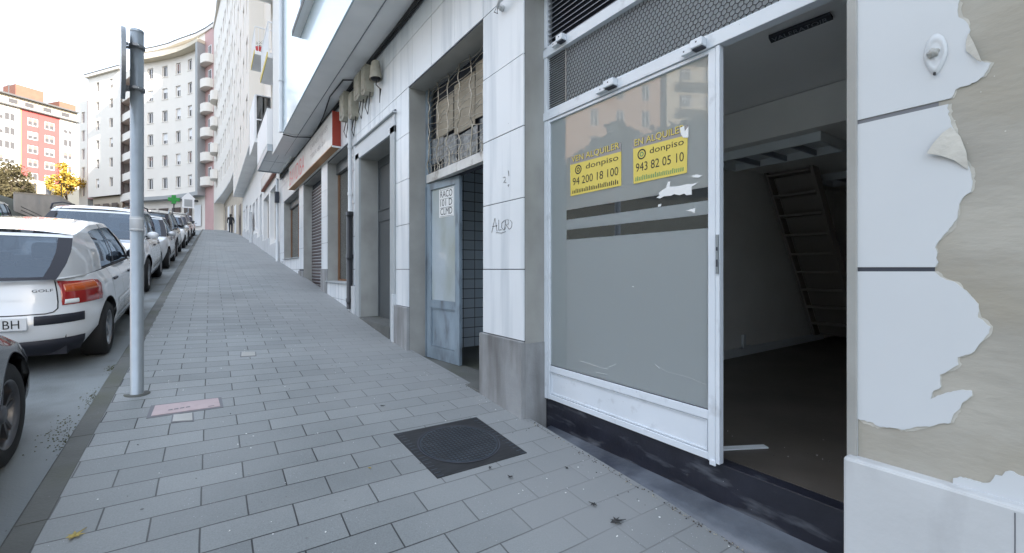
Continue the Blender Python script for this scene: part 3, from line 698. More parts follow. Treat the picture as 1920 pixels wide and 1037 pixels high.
# dark grille strip with lettering on the near ceiling
g = thing('ceiling_sign', 'narrow black strip with dim lettering on the ceiling inside the doorway', 'sign', (3.2, 1.4, 1.63)); q = [(1441, 66), (1556, 22), (1562, 31), (1446, 76)]
pts = []
for a, c in q: r = ray(a, c); pts.append(r*(1.634/r.z))
b = MB(); b.prism(pts, (0, 0, -.02), 'joint'); b.build('strip', g)
U = (pts[1]-pts[0]); W = U.length; U.normalize(); V = (pts[0]-pts[3]).normalized()
text('VALERATOIR', W*.92, (pts[0]-pts[3]).length*.62, 'louver', pts[3]+U*W*.04+V*(pts[0]-pts[3]).length*.18+Vector((0, 0, -.0215)), U, V, g, ext=0)
b = MB(); q = onX(1378, 841, 2.66); b.obox((2.52, 1.50, -1.098), (.30, -.16, 0), (.022, .04, 0), (0, 0, .008), 'stripwhite')
tag(b.build('plastic_strip'), 'loose white plastic strip lying on the dark floor behind the glass leaf', 'strip')
b = MB(); b.box(5.55, 5.60, 2.935, 2.964, -1.0, -.83, 'stripwhite'); b.box(5.55, 5.75, 2.94, 2.964, -1.0, -.975, 'stripwhite'); tag(b.build('cable_duct'), 'short white cable duct standing on the skirting inside the shop', 'cable duct')

# ------------------------------------------------------------------ blue metal door with broken grille
XD = 2.40; zb0, zb1 = 1.14, 1.25
BD = thing('metal_door', None, None); BD.parent = B1; BD.location = Vector((XD, 4.6, -1.15))-wloc(B1)
BD['label'] = 'blue-grey metal door standing half open under a wire grille'
b = MB(); b.box(2.385, 2.44, 5.475, 5.548, -1.3, 2.39, 'bluedoor', .004); b.box(2.385, 2.44, 3.638, 3.675, -1.3, 2.39, 'bluedoor', .004); b.box(2.37, 2.378, 5.50, 5.52, -1.2, 1.1, 'bluedoor')
b.build('frame', BD)
b = MB(); b.box(2.365, 2.44, 3.676, 5.474, zb0, zb1, 'beammetal', .004); b.build('beam', BD)
th = math.radians(7)                                                # leaf hung on the far post, slightly open inwards
def LV(u, z, d): # u along leaf from hinge toward the camera, d outward
    return Vector((2.415+math.sin(th)*u-math.cos(th)*d, 5.47-math.cos(th)*u-math.sin(th)*d, z))
def lbox(mb, u0, u1, z0, z1, d0, d1, m): mb.obox(LV(u0, z0, d0), LV(u1, z0, d0)-LV(u0, z0, d0), LV(u0, z0, d1)-LV(u0, z0, d0), (0, 0, z1-z0), m)
b = MB(); W = .745
for (a, c, e, f) in [(0, .09, -1.16, 1.13), (W-.09, W, -1.16, 1.13), (.09, W-.09, 1.04, 1.13), (.09, W-.09, -.50, -.40), (.09, W-.09, -1.16, -1.0)]: lbox(b, a, c, e, f, 0, .04, 'bluedoor')
lbox(b, .092, W-.092, -.998, -.502, .010, .026, 'bluedoor')
lbox(b, .10, W-.10, -.995, -.985, .027, .034, 'bluedoor'); lbox(b, .10, W-.10, -.515, -.505, .027, .036, 'bluedoor'); lbox(b, .10, .11, -.98, -.52, .027, .034, 'bluedoor'); lbox(b, W-.11, W-.10, -.98, -.52, .027, .034, 'bluedoor')
lf = b.build('door_leaf', BD)
b = MB(); lbox(b, .092, W-.092, -.398, 1.038, .012, .022, 'doorpane'); b.build('door_pane', lf)
p0 = LV(.27, .66, .0235); U = (LV(1, 0, 0)-LV(0, 0, 0)).normalized()
pn = thing('notice', 'white paper notice with bold black outlined letters on the blue metal door', 'notice', p0)
b = MB(); b.obox(p0, U*.33, LV(0, 0, .001)-LV(0, 0, 0), (0, 0, .36), 'paper'); b.build('sheet', pn)
b = MB(); o = LV(0, 0, .0018)-LV(0, 0, 0)
for k, tx in enumerate(['RACO', '101 D', 'CLMD']): text(tx, .27, .085, 'posterink', p0+o+U*.03+Vector((0, 0, .25-.11*k)), U, ZU, pn, ext=.0003)
for z in (.008, .118, .228, .345): b.obox(p0+o+U*.02+Vector((0, 0, z)), U*.29, (0, 0, .004), o*.2, 'posterink')
b.build('ruled_line', pn)
# grille: wires bent out of line in front of boards
b = MB()
for k in range(15):
    z = zb1+.04+k*.077; pts = []
    for i in range(25):
        yv = 3.68+1.79*i/24; pts.append((2.395+.012*math.sin(i*.9+k), yv, z+.014*math.sin(i*.8+k*1.7)+(.02*math.sin(i*.45+k*.6) if k < 5 else 0)))
    b.tube(pts, .0045, 'wire', 5)
for k in range(7):
    y0 = 3.72+k*.285; pts = []
    for i in range(22): pts.append((2.382+.006*math.sin(i*2.), y0+.022*math.sin(i*1.1+k*2)+(.03*math.sin(i*.6+k) if i < 9 else 0), zb1+1.13*i/21))
    b.tube(pts, .008, 'wire', 5)
for k in range(16):                                                # loose broken ends at the bottom
    y0 = 3.75+k*.108; b.tube([(2.388, y0, zb1), (2.38, y0+R.uniform(-.05, .05), zb1+.1), (2.385, y0+R.uniform(-.09, .09), zb1+.17)], .004, 'wire', 5)
b.build('grille', BD)
b = MB()
for (y0, y1, z0, z1, m, x) in [(3.70, 4.28, 1.66, 2.27, 'cardboard', 2.43), (4.30, 4.80, 1.62, 2.22, 'cardboard', 2.436), (4.82, 5.30, 1.70, 2.15, 'cardboard', 2.43), (3.70, 4.2, 1.27, 1.64, 'newspaper', 2.44), (4.25, 4.72, 1.26, 1.60, 'newspaper', 2.446), (4.75, 5.1, 1.27, 1.66, 'newspaper', 2.44), (5.12, 5.46, 1.4, 1.72, 'newspaper', 2.446)]:
    a = R.uniform(-.02, .02); b.obox((x, y0, z0+a), (0, y1-y0, -a*2), (.008, 0, 0), (0, a, z1-z0), m)
b.build('cardboard_panel', BD)
b = MB(); b.box(2.50, 2.53, 3.64, 5.55, zb0, 2.42, 'joint'); b.build('back_panel', BD)
b = MB(); room(b, 2.455, 3.6, 3.30, 6.0, -1.2, 2.45, 'walltilex', 'kerb', 'inceil'); b.box(3.585, 3.5995, 3.3, 6.0, -.98, 2.4, 'walltile'); b.build('interior_wall', B1)
b = MB(); b.box(2.12, 2.55, 3.657, 5.545, -1.5, -1.165, 'kerb', .004); b.build('threshold', B1)

# ------------------------------------------------------------------ grey entrance
b = MB(); b.box(2.125, 2.30, 6.035, 6.218, -1.5, 2.03, 'surround', .004); b.box(2.125, 2.30, 7.832, 8.058, -1.5, 2.03, 'surround', .004); b.box(2.125, 2.30, 6.035, 8.058, 1.932, 2.19, 'surroundlight', .004); b.box(2.085, 2.16, 6.00, 8.09, 2.195, 2.215, 'surroundlight'); b.box(2.13, 2.159, 6.02, 8.07, 2.2155, 2.245, 'joint')
b.box(2.10, 2.30, 6.03, 6.10, -1.5, -.35, 'surroundlight', .004)
b.build('door_surround', B1)
b = MB(); b.box(2.30, 2.47, 7.831, 7.86, -1.2, 1.95, 'surround'); b.box(2.30, 2.47, 6.19, 6.219, -1.2, 1.95, 'surround'); b.box(2.30, 2.47, 6.22, 7.83, 1.931, 1.96, 'surround'); b.build('door_reveal', B1)
b = MB(); b.box(2.46, 2.50, 6.22, 7.83, -1.1, 1.93, 'doorgrey')
for (a, c) in ((6.30, 6.95), (7.08, 7.75)):
    for (e, f) in ((-.95, .85), (1.02, 1.80)):
        b.box(2.445, 2.459, a, a+.02, e, f, 'surround'); b.box(2.445, 2.459, c-.02, c, e, f, 'doorgrey'); b.box(2.445, 2.459, a+.02, c-.02, e, e+.02, 'doorgrey'); b.box(2.445, 2.459, a+.02, c-.02, f-.02, f, 'doorgrey')
dd = b.build('entrance_door', B1); dd['label'] = 'dark grey panelled entrance door set deep in a pale stone surround'
b = MB(); b.box(2.11, 2.46, 6.22, 7.83, -1.2, -.83, 'kerb', .004); b.build('threshold', B1)

# ------------------------------------------------------------------ shop windows further up
def shopwin(Y0, Y1, Z0, Z1, lab):
    t = thing('shop_window', None, None); t.parent = B1; t.location = Vector((2.42, (Y0+Y1)/2, Z0))-wloc(B1); t['label'] = lab
    b = MB(); b.box(2.375, 2.43, Y1-.10, Y1-.001, Z0, Z1-.25, 'wood', .004); b.box(2.375, 2.43, Y0+.001, Y0+.06, Z0, Z1-.25, 'wood', .004); b.box(2.375, 2.43, Y0+.06, Y1-.1, Z0, Z0+.05, 'wood'); b.box(2.375, 2.43, (Y0+Y1)/2-.03, (Y0+Y1)/2+.03, Z0+.05, Z1-.25, 'wood'); b.build('frame', t)
    b = MB(); b.box(2.34, 2.45, Y0+.002, Y1-.002, Z1-.24, Z1-.002, 'doorgrey', .006); b.build('shutter_box', t)
    b = MB(); b.box(2.395, 2.405, Y0+.06, Y1-.1, Z0+.05, Z1-.24, 'shopglass'); b.build('glass_pane', t)
    b = MB(); room(b, 2.455, 3.6, Y0-.1, Y1+.1, Z0-.1, Z1+.1, 'inwall', 'wood', 'inceil'); b.build('display_niche', t)
shopwin(*W1, 'wood framed shop window with a lime green notice, nearest the entrance'); shopwin(*W3, 'wood framed shop window beyond the brown roller shutter')
b = MB(); p = onX(650, 365, 2.45); b.box(2.41, 2.414, 8.9, 9.25, .95, 1.45, 'posterlime'); tag(b.build('notice'), 'lime green notice behind the glass of the shop window beside the drainpipe', 'notice')
b = MB(); b.box(2.41, 2.414, 14.6, 15.3, .75, 1.6, 'poster'); tag(b.build('notice'), 'yellow notice behind the glass of the shop window past the brown shutter', 'notice')
b = MB(); z = -.49
while z < 2.2:
    b.prism([(2.39, 11.10, z), (2.372, 11.10, z+.015), (2.372, 11.10, z+.055), (2.39, 11.10, z+.07)], (0, 2.44, 0), 'shutter'); b.box(2.392, 2.394, 11.10, 13.54, z+.068, z+.084, 'whiteframe'); z += .085
b.box(2.395, 2.42, 11.09, 13.55, -.5, 2.36, 'joint'); rs = b.build('roller_shutter', B1); rs['label'] = 'closed brown roller shutter under the long shop sign'

# ------------------------------------------------------------------ upper floors
UW = [(7.55, 9.6, 4.72, 6.1)]
for fz in range(0, 6):
    for (a, c) in ((-4.2, -2.6), (-.6, 1.4), (3.4, 5.2), (7.55, 9.6)):
        if not (fz == 0 and a > 7): UW.append((a, c, 4.72+fz*2.95, 6.1+fz*2.95))
b = MB()
ops = [(a+6, c+6, e, f) for a, c, e, f in UW if e < TOP-1.5]
fr = wall(b, (1.47, -6), (1.47, 12.1), SOF, TOP, ops, .14, (1, 0), 'bay')
wall(b, (1.50, 12.1), (1.50, 14.55), SOF, TOP, [], .1, (1, 0), 'whitewall')
b.quad((1.47, -6, SOF), (12, -6, SOF), (12, -6, TOP), (1.47, -6, TOP), 'whitewall'); b.quad((1.5, 14.55, SOF), (1.5, 14.55, TOP), (2.05, 14.55, TOP), (2.05, 14.55, SOF), 'whitewall')
b.quad((1.47, 12.1, SOF), (1.5, 12.1, SOF), (1.5, 12.1, TOP), (1.47, 12.1, TOP), 'bay')
fr2 = wall(b, (2.05, 14.55), (2.05, 18.7), SOF, TOP, [(1.2, 3.2, 5.9+3*k, 8.0+3*k) for k in range(5)], .14, (1, 0), 'whitewall')
b.box(1.8, 12.4, -6, 18.7, TOP, TOP+.3, 'greywall'); b.quad((12, -6, -3), (12, 18.7, -3), (12, 18.7, TOP), (12, -6, TOP), 'whitewall'); b.quad((2.16, -6, -3), (12, -6, -3), (12, -6, SOF), (2.16, -6, SOF), 'whitewall')
b.build('upper_wall', B1)
for o in ops:
    w = win(B1, fr, *o, .13, 'doorgrey', 'farglass', 2, .06, shut=R.choice([0, .3, .5]))
for k in range(5): win(B1, fr2, 1.2, 3.2, 5.9+3*k, 8.0+3*k, .13, 'white', 'farglass', 2, .06)
for a, c, e, f in UW:
    if e < TOP-1.5: b = MB(); b.box(1.33, 1.469, a-.06, c+.06, e-.10, e-.003, 'soffit'); b.box(1.325, 1.33, a-.06, c+.06, e-.11, e, 'roofedge'); b.build('window_sill', B1)
b = MB(); b.box(1.50, 2.158, 12.10, 14.54, SOF-.07, SOF-.011, 'soffit'); b.build('soffit', B1); b = MB(); b.box(1.475, 2.158, -6, 12.09, SOF-.06, SOF-.001, 'soffit')
b.box(1.80, 1.806, -6, 14.5, SOF-.0735, SOF-.055, 'jointgrey'); b.box(1.455, 1.476, -6, 12.09, SOF-.075, SOF-.002, 'bay'); b.box(1.486, 1.501, 12.1, 14.54, SOF-.085, SOF-.002, 'whitewall')
b.build('soffit', B1)
b = MB()                                                            # drainpipe at the joint of the two fronts
b.tube([(1.43, 12.14, SOF-.05), (1.43, 12.14, TOP)], .05, 'pipewhite', 10)
for z in [SOF+1.2+2.4*k for k in range(7)]: b.tube([(1.43, 12.14, z), (1.43, 12.14, z+.06)], .06, 'pipewhite', 10)
tag(b.build('drainpipe'), 'pale blue-grey drainpipe on the upper wall where the tiled bay ends', 'drainpipe')

# ------------------------------------------------------------------ fixtures on the nearest building
b = MB(); b.tube([(2.09, 8.30, -.72), (2.09, 8.30, 1.02)], .055, 'pipeblack', 12)
for z in (-.6, .2, .98): b.tube([(2.09, 8.30, z), (2.09, 8.30, z+.07)], .066, 'pipeblack', 12)
t = thing('drainpipe', 'drainpipe beside the grey entrance, black cast iron below and white above', 'drainpipe', (2.09, 8.3, -.72)); b.build('lower_pipe', t)
b = MB(); b.tube([(2.10, 8.30, 1.05), (2.10, 8.30, 2.85)], .038, 'pipewhite', 12)
for z in (1.35, 2.2): b.tube([(2.10, 8.30, z), (2.10, 8.30, z+.05)], .046, 'pipewhite', 12)
b.build('upper_pipe', t)
SG = thing('shop_sign', 'long pale shop sign box with faded red letters above the shop windows', 'sign', (2.05, 12.2, 2.47))
y0, y1, z0, z1, x0 = 9.2, 15.1, 2.45, 3.14, 1.99
b = MB(); b.box(x0+.012, 2.148, y0+.02, y1, z0+.02, z1-.01, 'signred'); b.box(x0, x0+.0115, y0+.022, y1, z0+.02, z1-.012, 'signwhite'); b.box(x0-.004, 2.148, y0, y0+.0195, z0+.004, z1, 'signred', .002)
b.box(x0-.004, 2.147, y0+.02, y1, z0, z0+.0195, 'orangeunder'); b.box(x0-.006, 2.148, y0+.002, y0+.016, z0-.03, z0+.003, 'paper'); b.box(x0-.004, 2.147, y0+.02, y1, z1-.0095, z1, 'roofedge'); b.build('box', SG)
text('BAVIDIBA', 2.55, .44, 'letterred', (x0-.001, y1-.15, z0+.08), YL, ZU, SG, ext=.001, shear=.15)
text('CARNES Y AVES', 1.9, .12, 'lettergrey', (x0-.001, 11.55, z0+.42), YL, ZU, SG, name='small_lettering', ext=.001)
text('TELF. 85 21', 1.6, .10, 'lettergrey', (x0-.001, 11.55, z0+.20), YL, ZU, SG, name='small_lettering', ext=.001)

# junction boxes hanging under the overhang
def jbox(px, py, w, h, dp, lab, name='junction_box', cat='junction box', tail=.3):
    p = onX(px, py, 2.149-dp/2); t = thing(name, lab, cat, p); b = MB()
    x0, x1 = 2.148-dp, 2.148
    pr = [(p.y-w/2, p.z+h/2), (p.y+w/2, p.z+h/2), (p.y+w/2, p.z-h*.38), (p.y+w*.15, p.z-h/2), (p.y-w*.3, p.z-h/2), (p.y-w/2, p.z-h*.42)]
    b.prism([(x0, a, c) for a, c in pr], (dp, 0, 0), 'boxbeige'); b.prism([(x0-.008, p.y-w*.4, p.z+h*.42), (x0-.008, p.y+w*.4, p.z+h*.42), (x0-.008, p.y+w*.4, p.z-h*.33), (x0-.008, p.y-w*.4, p.z-h*.33)], (.0085, 0, 0), 'boxbeige')
    b.build('housing', t); b = MB()
    b.tube([(x0+dp*.5, p.y, p.z-h/2), (x0+dp*.3, p.y+.03, p.z-h/2-tail*.6), (x0+dp*.5, p.y-.02, p.z-h/2-tail), (x0+dp*.5, p.y-.09, p.z-h/2-tail*.5), (x0+dp*.6, p.y-.10, p.z-h/2+.03)], .008, 'cable', 6); b.build('cable_tail', t)
jbox(649, 203, .34, .50, .16, 'dirty beige junction box nearest the red end of the shop sign')
jbox(663, 200, .22, .46, .12, 'narrow beige junction box, second from the red end of the shop sign')
jbox(677, 166, .34, .42, .15, 'slanted beige junction box under the overhang, left of the rounded one')
jbox(689, 153, .22, .46, .14, 'tall ribbed beige junction box next to the hooded lamp housing')
t = thing('lamp_housing', 'hooded beige lamp housing with a dark opening, right of the junction boxes', 'lamp housing', onX(704, 133, 2.05)); p = onX(704, 133, 2.05)
b = MB(); P = []
for i in range(7):
    s = i/6; P.append([(p.x+.09*math.cos(a)*(1-.35*s), p.y+.13*math.sin(a)*(1-.3*s), p.z-.13+.26*s) for a in [2*math.pi*k/16 for k in range(16)]])
b.grid(P, 'boxbeige', True, True); b.poly(P[-1], 'boxbeige'); b.build('hood', t)
b = MB(); b.lathe([(.001, 0), (.06, 0), (.075, .03)], 'cable', (p.x, p.y, p.z-.135), 'z', 16); b.tube([(p.x, p.y-.05, p.z-.13), (p.x, p.y-.03, p.z-.22), (p.x+.03, p.y-.12, p.z-.30), (p.x+.03, p.y-.10, p.z-.5), (p.x+.04, p.y-.13, p.z-.30)], .009, 'cable', 6); b.build('lens', t)
b = MB()
for k, (dx, dz, r_) in enumerate([(0, 0, .022), (.03, -.045, .016), (-.02, -.05, .012), (.045, .02, .014)]):
    pts = [(2.10+dx*.8, yv, SOF-.09+dz+.015*math.sin(yv*1.9+k)) for yv in [-3+.6*i for i in range(36)]]
    b.tube([(min(q[0], 2.12), q[1], q[2]) for q in pts], r_, 'cable', 6)
tag(b.build('cable_bundle'), 'bundle of black cables running along the wall under the overhang', 'cables')
b = MB(); b.tube([(1.47, 12.15, SOF-.09), (1.7, 12.1, SOF-.13), (2.1, 12.0, SOF-.10)], .012, 'cable', 6); b.tube([(2.06, 7.9, SOF-.12), (1.93, 8.1, SOF-.08), (1.90, 9.0, SOF-.09), (2.02, 10.2, SOF-.10), (2.08, 11.2, SOF-.10)], .012, 'cable', 6)
tag(b.build('cable'), 'thin black cable looping across the grey soffit', 'cable')
p = onX(938, 14, 2.12); b = MB(); b.tube([(2.14, p.y, p.z), (2.09, p.y-.01, p.z-.01), (2.07, p.y-.06, p.z+.01), (2.10, p.y-.30, p.z+.07), (2.13, p.y-.6, p.z+.14)], .016, 'pipewhite', 8); b.tube([(2.08, p.y+.01, p.z-.02), (2.06, p.y+.005, p.z-.06), (2.085, p.y-.01, p.z-.07), (2.09, p.y, p.z-.02)], .004, 'cable', 5); b.lathe([(.001, 0), (.026, 0), (.026, .03), (.001, .03)], 'pipewhite', (2.12, p.y, p.z), 'x', 14)
tag(b.build('pipe'), 'short white pipe with an elbow high on the pillar beside the metal door', 'pipe')
# graffiti
def scrib(lines, lab, w=.0019):
    b = MB()
    for L in lines: b.tube([onX(a, c, 2.1478) for a, c in L], w, 'posterink', 5)
    tag(b.build('graffiti'), lab, 'graffiti')
scrib([[(922, 436), (925, 422), (928, 409), (930, 420), (932, 434)], [(923, 425), (932, 423)], [(935, 412), (935, 432), (940, 430)], [(946, 413), (941, 418), (940, 426), (944, 431), (948, 427)], [(946, 431), (948, 412), (953, 412), (953, 420), (948, 421), (955, 430)], [(957, 413), (960, 418), (959, 426), (955, 430)], [(930, 436), (940, 437), (948, 434)]], 'scribbled black graffiti letters on the white pillar left of the shopfront')
scrib([[(943, 333), (947, 332), (948, 337), (944, 342), (949, 342)], [(953, 320), (954, 330)], [(952, 348), (954, 346), (953, 350)]], 'tiny black graffiti mark on the white pillar above the scribbled letters')
# ------------------------------------------------------------------ cars
def interp(tab, x):
    if x <= tab[0][0]: return tab[0][1]
    for (a, p), (b_, q) in zip(tab, tab[1:]):
        if x <= b_:
            t = (x-a)/(b_-a); t = t*t*(3-2*t) if True else t
            return p+(q-p)*t
    return tab[-1][1]
def lin(tab, x):
    if x <= tab[0][0]: return tab[0][1]
    for (a, p), (b_, q) in zip(tab, tab[1:]):
        if x <= b_: return p+(q-p)*(x-a)/(b_-a)
    return tab[-1][1]
def make_car(label, sp):
    """y forward, origin on the ground in the middle of the car"""
    t = thing('parked_car', label, 'car', group=sp.get('group', 'cars parked along the kerb'))
    L, W, H, paint = sp['L'], sp['W'], sp['H'], sp['paint']; l, w = L/2, W/2
    rw = sp.get('rw', .31); yw = sp['axles']; z0 = sp.get('clear', .2); Ra = rw+.055
    top = sp['top']                       # belt / bonnet / boot line as (y, z)
    prof = sp['prof']                     # zn -> (half width factor, rear y offset, front y offset)
    def pf(zn):
        return (lin([(a, p) for a, p, q, r_ in prof], zn), lin([(a, q) for a, p, q, r_ in prof], zn), lin([(a, r_) for a, p, q, r_ in prof], zn))
    n, k = sp.get('sqx', 3.0), sp.get('sqy', 5.5)
    base = []                              # unit outline, starting at rear centre going round the right side
    for i in range(12): x = i/12*.93; base.append((x, -(1-x**n)**(1/k)))
    ya = (1-.93**n)**(1/k)
    for i in range(73): yy = -ya+2*ya*i/72; base.append(((1-abs(yy)**k)**(1/n), yy))
    for i in range(11, -1, -1): x = i/12*.93; base.append((x, (1-x**n)**(1/k)))
    NB = len(base); full = base+[(-x, y) for x, y in base[-2:0:-1]]
    def ztop(y): return interp(top, y)
    def pos(xy, z):
        x, yy = xy; y_ = yy*l
        for _ in range(2):
            zn = (z-z0)/(ztop(y_)-z0); wf, ro, fo = pf(min(1, max(0, zn)))
            y_ = yy*l+(ro*abs(min(0, yy))**3*1 if yy < 0 else -fo*yy**3)
        return Vector((x*w*wf, y_, z))
    def idx(i):                            # interpolated outline parameter
        i = max(0, min(NB-1, i)); a = int(math.floor(i)); f = i-a; c = min(a+1, NB-1)
        return (base[a][0]*(1-f)+base[c][0]*f, base[a][1]*(1-f)+base[c][1]*f)
    def i_side(y):
        return 12+(y/l+ya)/(2*ya)*72
    def i_rear(x): return x/w/.93*12
    def i_front(x): return NB-1-x/w/.93*12*11/12
    rows = sp.get('rows', [0, .06, .14, .24, .36, .48, .60, .72, .82, .9, .96, 1.0]); P = []
    for zn in rows:
        row = []
        for xy in full:
            y_ = xy[1]*l; zt = ztop(y_); zb = z0+(.0 if abs(xy[1]) < .75 else .02)
            d = min(abs(y_-yw[0]), abs(y_-yw[1]))
            if abs(xy[0]) > .45 and d < Ra: zb = max(zb, rw+math.sqrt(Ra*Ra-d*d))
            wf, ro, fo = pf(zn); z = zb+(zt-zb)*zn
            zn2 = (z-z0)/(zt-z0); wf, ro, fo = pf(max(0, min(1, zn2)))
            yy = xy[1]; y2 = yy*l+(ro*abs(yy)**3 if yy < 0 else -fo*yy**3)
            row.append((xy[0]*w*wf, y2, z))
        P.append(row)
    b = MB(); cut = sp.get('trimrow', 2)
    b.grid(P[:cut+1], sp.get('lower', paint), True, True); b.grid(P[cut:], paint, True, True)
    last = P[-1]; D_ = [last]
    for s in (.985, .9, .7, .4, .02):
        D_.append([(x*s, y*(1-(1-s)*.02) if s > .5 else y*.98, z+.035*(1-s*s)+.004) for x, y, z in last])
    # bonnet (front) keeps the paint, cabin area is covered by the greenhouse
    for A_, B_ in zip(D_, D_[1:]):
        m_ = len(A_)
        for i in range(m_):
            j = (i+1) % m_; ym = (A_[i][1]+A_[j][1])/2
            mm = 'seat' if sp['cab'][0]+.05 < ym < sp['cab'][1]-.02 else paint
            b.add([A_[i], A_[j], B_[j], B_[i]], [(0, 1, 2, 3)], mm, True)
    b.box(-w*.72, w*.72, -l*.93, l*.93, z0-.02, z0+.25, 'trim')
    b.box(-w*.74, w*.74, -l*.86, l*.86, z0+.25, min(p[1] for p in top)-.12, 'trim')
    # greenhouse -----------------------------------------------------
    cols = sp['cols']                      # (y belt, y roof, kind of the panel that follows)
    roofz = sp['roofz']; wr = sp.get('wroof', .76)*w
    def bw(y):
        yn = max(-.999, min(.999, y/l)); return w*(1-abs(yn)**k)**(1/n)*pf(1.0)[0]
    def side(yb, yr, s, tt):
        zb = ztop(yb)-.005; zr = interp(roofz, yr); zz = zb+(zr-zb)*tt
        x = bw(yb)*.985*(1-tt)+wr*tt+.035*math.sin(math.pi*tt)
        return Vector((s*x, yb+(yr-yb)*tt, zz))
    ts = [0, .05, .35, .65, .9, 1.0]
    for s in (-1, 1):
        gl = MB()
        for (a, c) in zip(cols, cols[1:]):
            nseg = 3
            for q in range(nseg):
                f0, f1 = q/nseg, (q+1)/nseg
                for t0, t1 in zip(ts, ts[1:]):
                    glass = a[2] == 'g' and t0 >= .05 and t1 <= .9
                    pts = [side(a[0]+(c[0]-a[0])*f, a[1]+(c[1]-a[1])*f, s, tt) for f, tt in ((f0, t0), (f1, t0), (f1, t1), (f0, t1))]
                    if glass:
                        gl.add([p_-Vector((s*.012, 0, 0)) for p_ in pts], [(0, 1, 2, 3)], 'carglass', True)
                    else: b.add(pts, [(0, 1, 2, 3)], 'trim' if a[2] == 'k' or (a[2] == 'g' and t0 < .05) else paint, True)
        gl.build('side_window', t, weld=True)
    def endglass(yb, yr, sgn, name):
        g2 = MB(); NN = 12
        def pt(x, tt):
            a = side(yb, yr, 1, tt); bul = .10*(1-x*x); return Vector((a.x*x, a.y+sgn*bul*(1-.5*tt), a.z+.012*(1-x*x)*tt))
        for i in range(NN):
            xa, xb = -1+2*i/NN, -1+2*(i+1)/NN
            for t0, t1 in ((0, .06), (.06, .3), (.3, .6), (.6, .93), (.93, 1)):
                pts = [pt(xa, t0), pt(xb, t0), pt(xb, t1), pt(xa, t1)]
                edge = t0 < .06 or t1 > .95 or i in (0, NN-1)
                if edge: b.add(pts, [(0, 1, 2, 3)], 'trim' if t1 <= .95 else paint, True)
                else: g2.add([p_-Vector((0, sgn*.006, 0)) for p_ in pts], [(0, 1, 2, 3)], 'carglass', True)
        g2.build(name, t, weld=True)
    yb0, yr0 = cols[0][:2]; yb1, yr1 = cols[-1][:2]
    endglass(yb0, yr0, -1, 'rear_window'); endglass(yb1, yr1, 1, 'windscreen')
    RP = []
    for i in range(17):
        f = i/16; y_ = yr0+(yr1-yr0)*f; row = []
        for j in range(13):
            x = -1+2*j/12; bul = .05*(1-x*x)*(-1 if f < .5 else 1)*abs(2*f-1)**3
            row.append((x*wr, y_+bul, interp(roofz, y_)+.045*(1-abs(x)**2.5)))
        RP.append(row)
    b.grid(RP, sp.get('roof', paint), True)
    b.build('body', t, weld=True)
    # patches laid on the skin
    def patch(name, ia, ib, za, zb, m, e=.006, s=1, zt=None, parent=None, nn=30, nv=5, mb=None):
        g2 = mb or MB(); P_ = []
        for vv in range(nv+1):
            row = []
            for u in range(nn+1):
                f = u/nn; ii = ia+(ib-ia)*f; zA = za if not callable(za) else za(f); zB = zb if not callable(zb) else zb(f)
                xy = idx(ii); p_ = pos(xy, zA+(zB-zA)*vv/nv); q0 = idx(ii-.5); q1 = idx(ii+.5)
                tn = Vector((q1[0]*w-q0[0]*w, q1[1]*l-q0[1]*l, 0)); nrm = Vector((tn.y, -tn.x, 0)).normalized()
                ed = e if 0 < u < nn and 0 < vv < nv else e*.4
                p_ = p_+nrm*ed; row.append((p_.x*s, p_.y, p_.z))
            P_.append(row)
        g2.grid(P_, m, True)
        if mb is None: return g2.build(name, parent or t)
    for q in sp['patches']:
        nm, ia, ib, za, zb, m, e, both = q[:8]
        conv = lambda c: i_side(c[1]) if c[0] == 's' else i_rear(c[1]) if c[0] == 'r' else i_front(c[1])
        for s in ((1, -1) if both else (1,)): patch(nm, conv(ia), conv(ib), za, zb, m, e, s)
    # panel seams
    for s in (1, -1):
        g2 = MB()
        for (ya_, zlo) in sp.get('seams', []): patch('', i_side(ya_), i_side(ya_+.008), zlo, lambda f, ya_=ya_: ztop(ya_)-.01, 'seam', .0015, s, mb=g2, nn=1, nv=8)
        patch('', i_side(yw[0]+Ra+.02), i_side(yw[1]-Ra-.02), z0+.10, z0+.108, 'seam', .0015, s, mb=g2, nn=16, nv=1)
        g2.build('panel_seam', t)
    for yh in sp.get('handles', []):
        for s in (1, -1):
            p_ = pos(idx(i_side(yh)), ztop(yh)-.13); h_ = MB(); h_.box(s*p_.x-.02, s*p_.x+.02, yh-.09, yh+.09, p_.z-.014, p_.z+.014, sp.get('handlemat', 'trim'), .01); h_.build('door_handle', t)
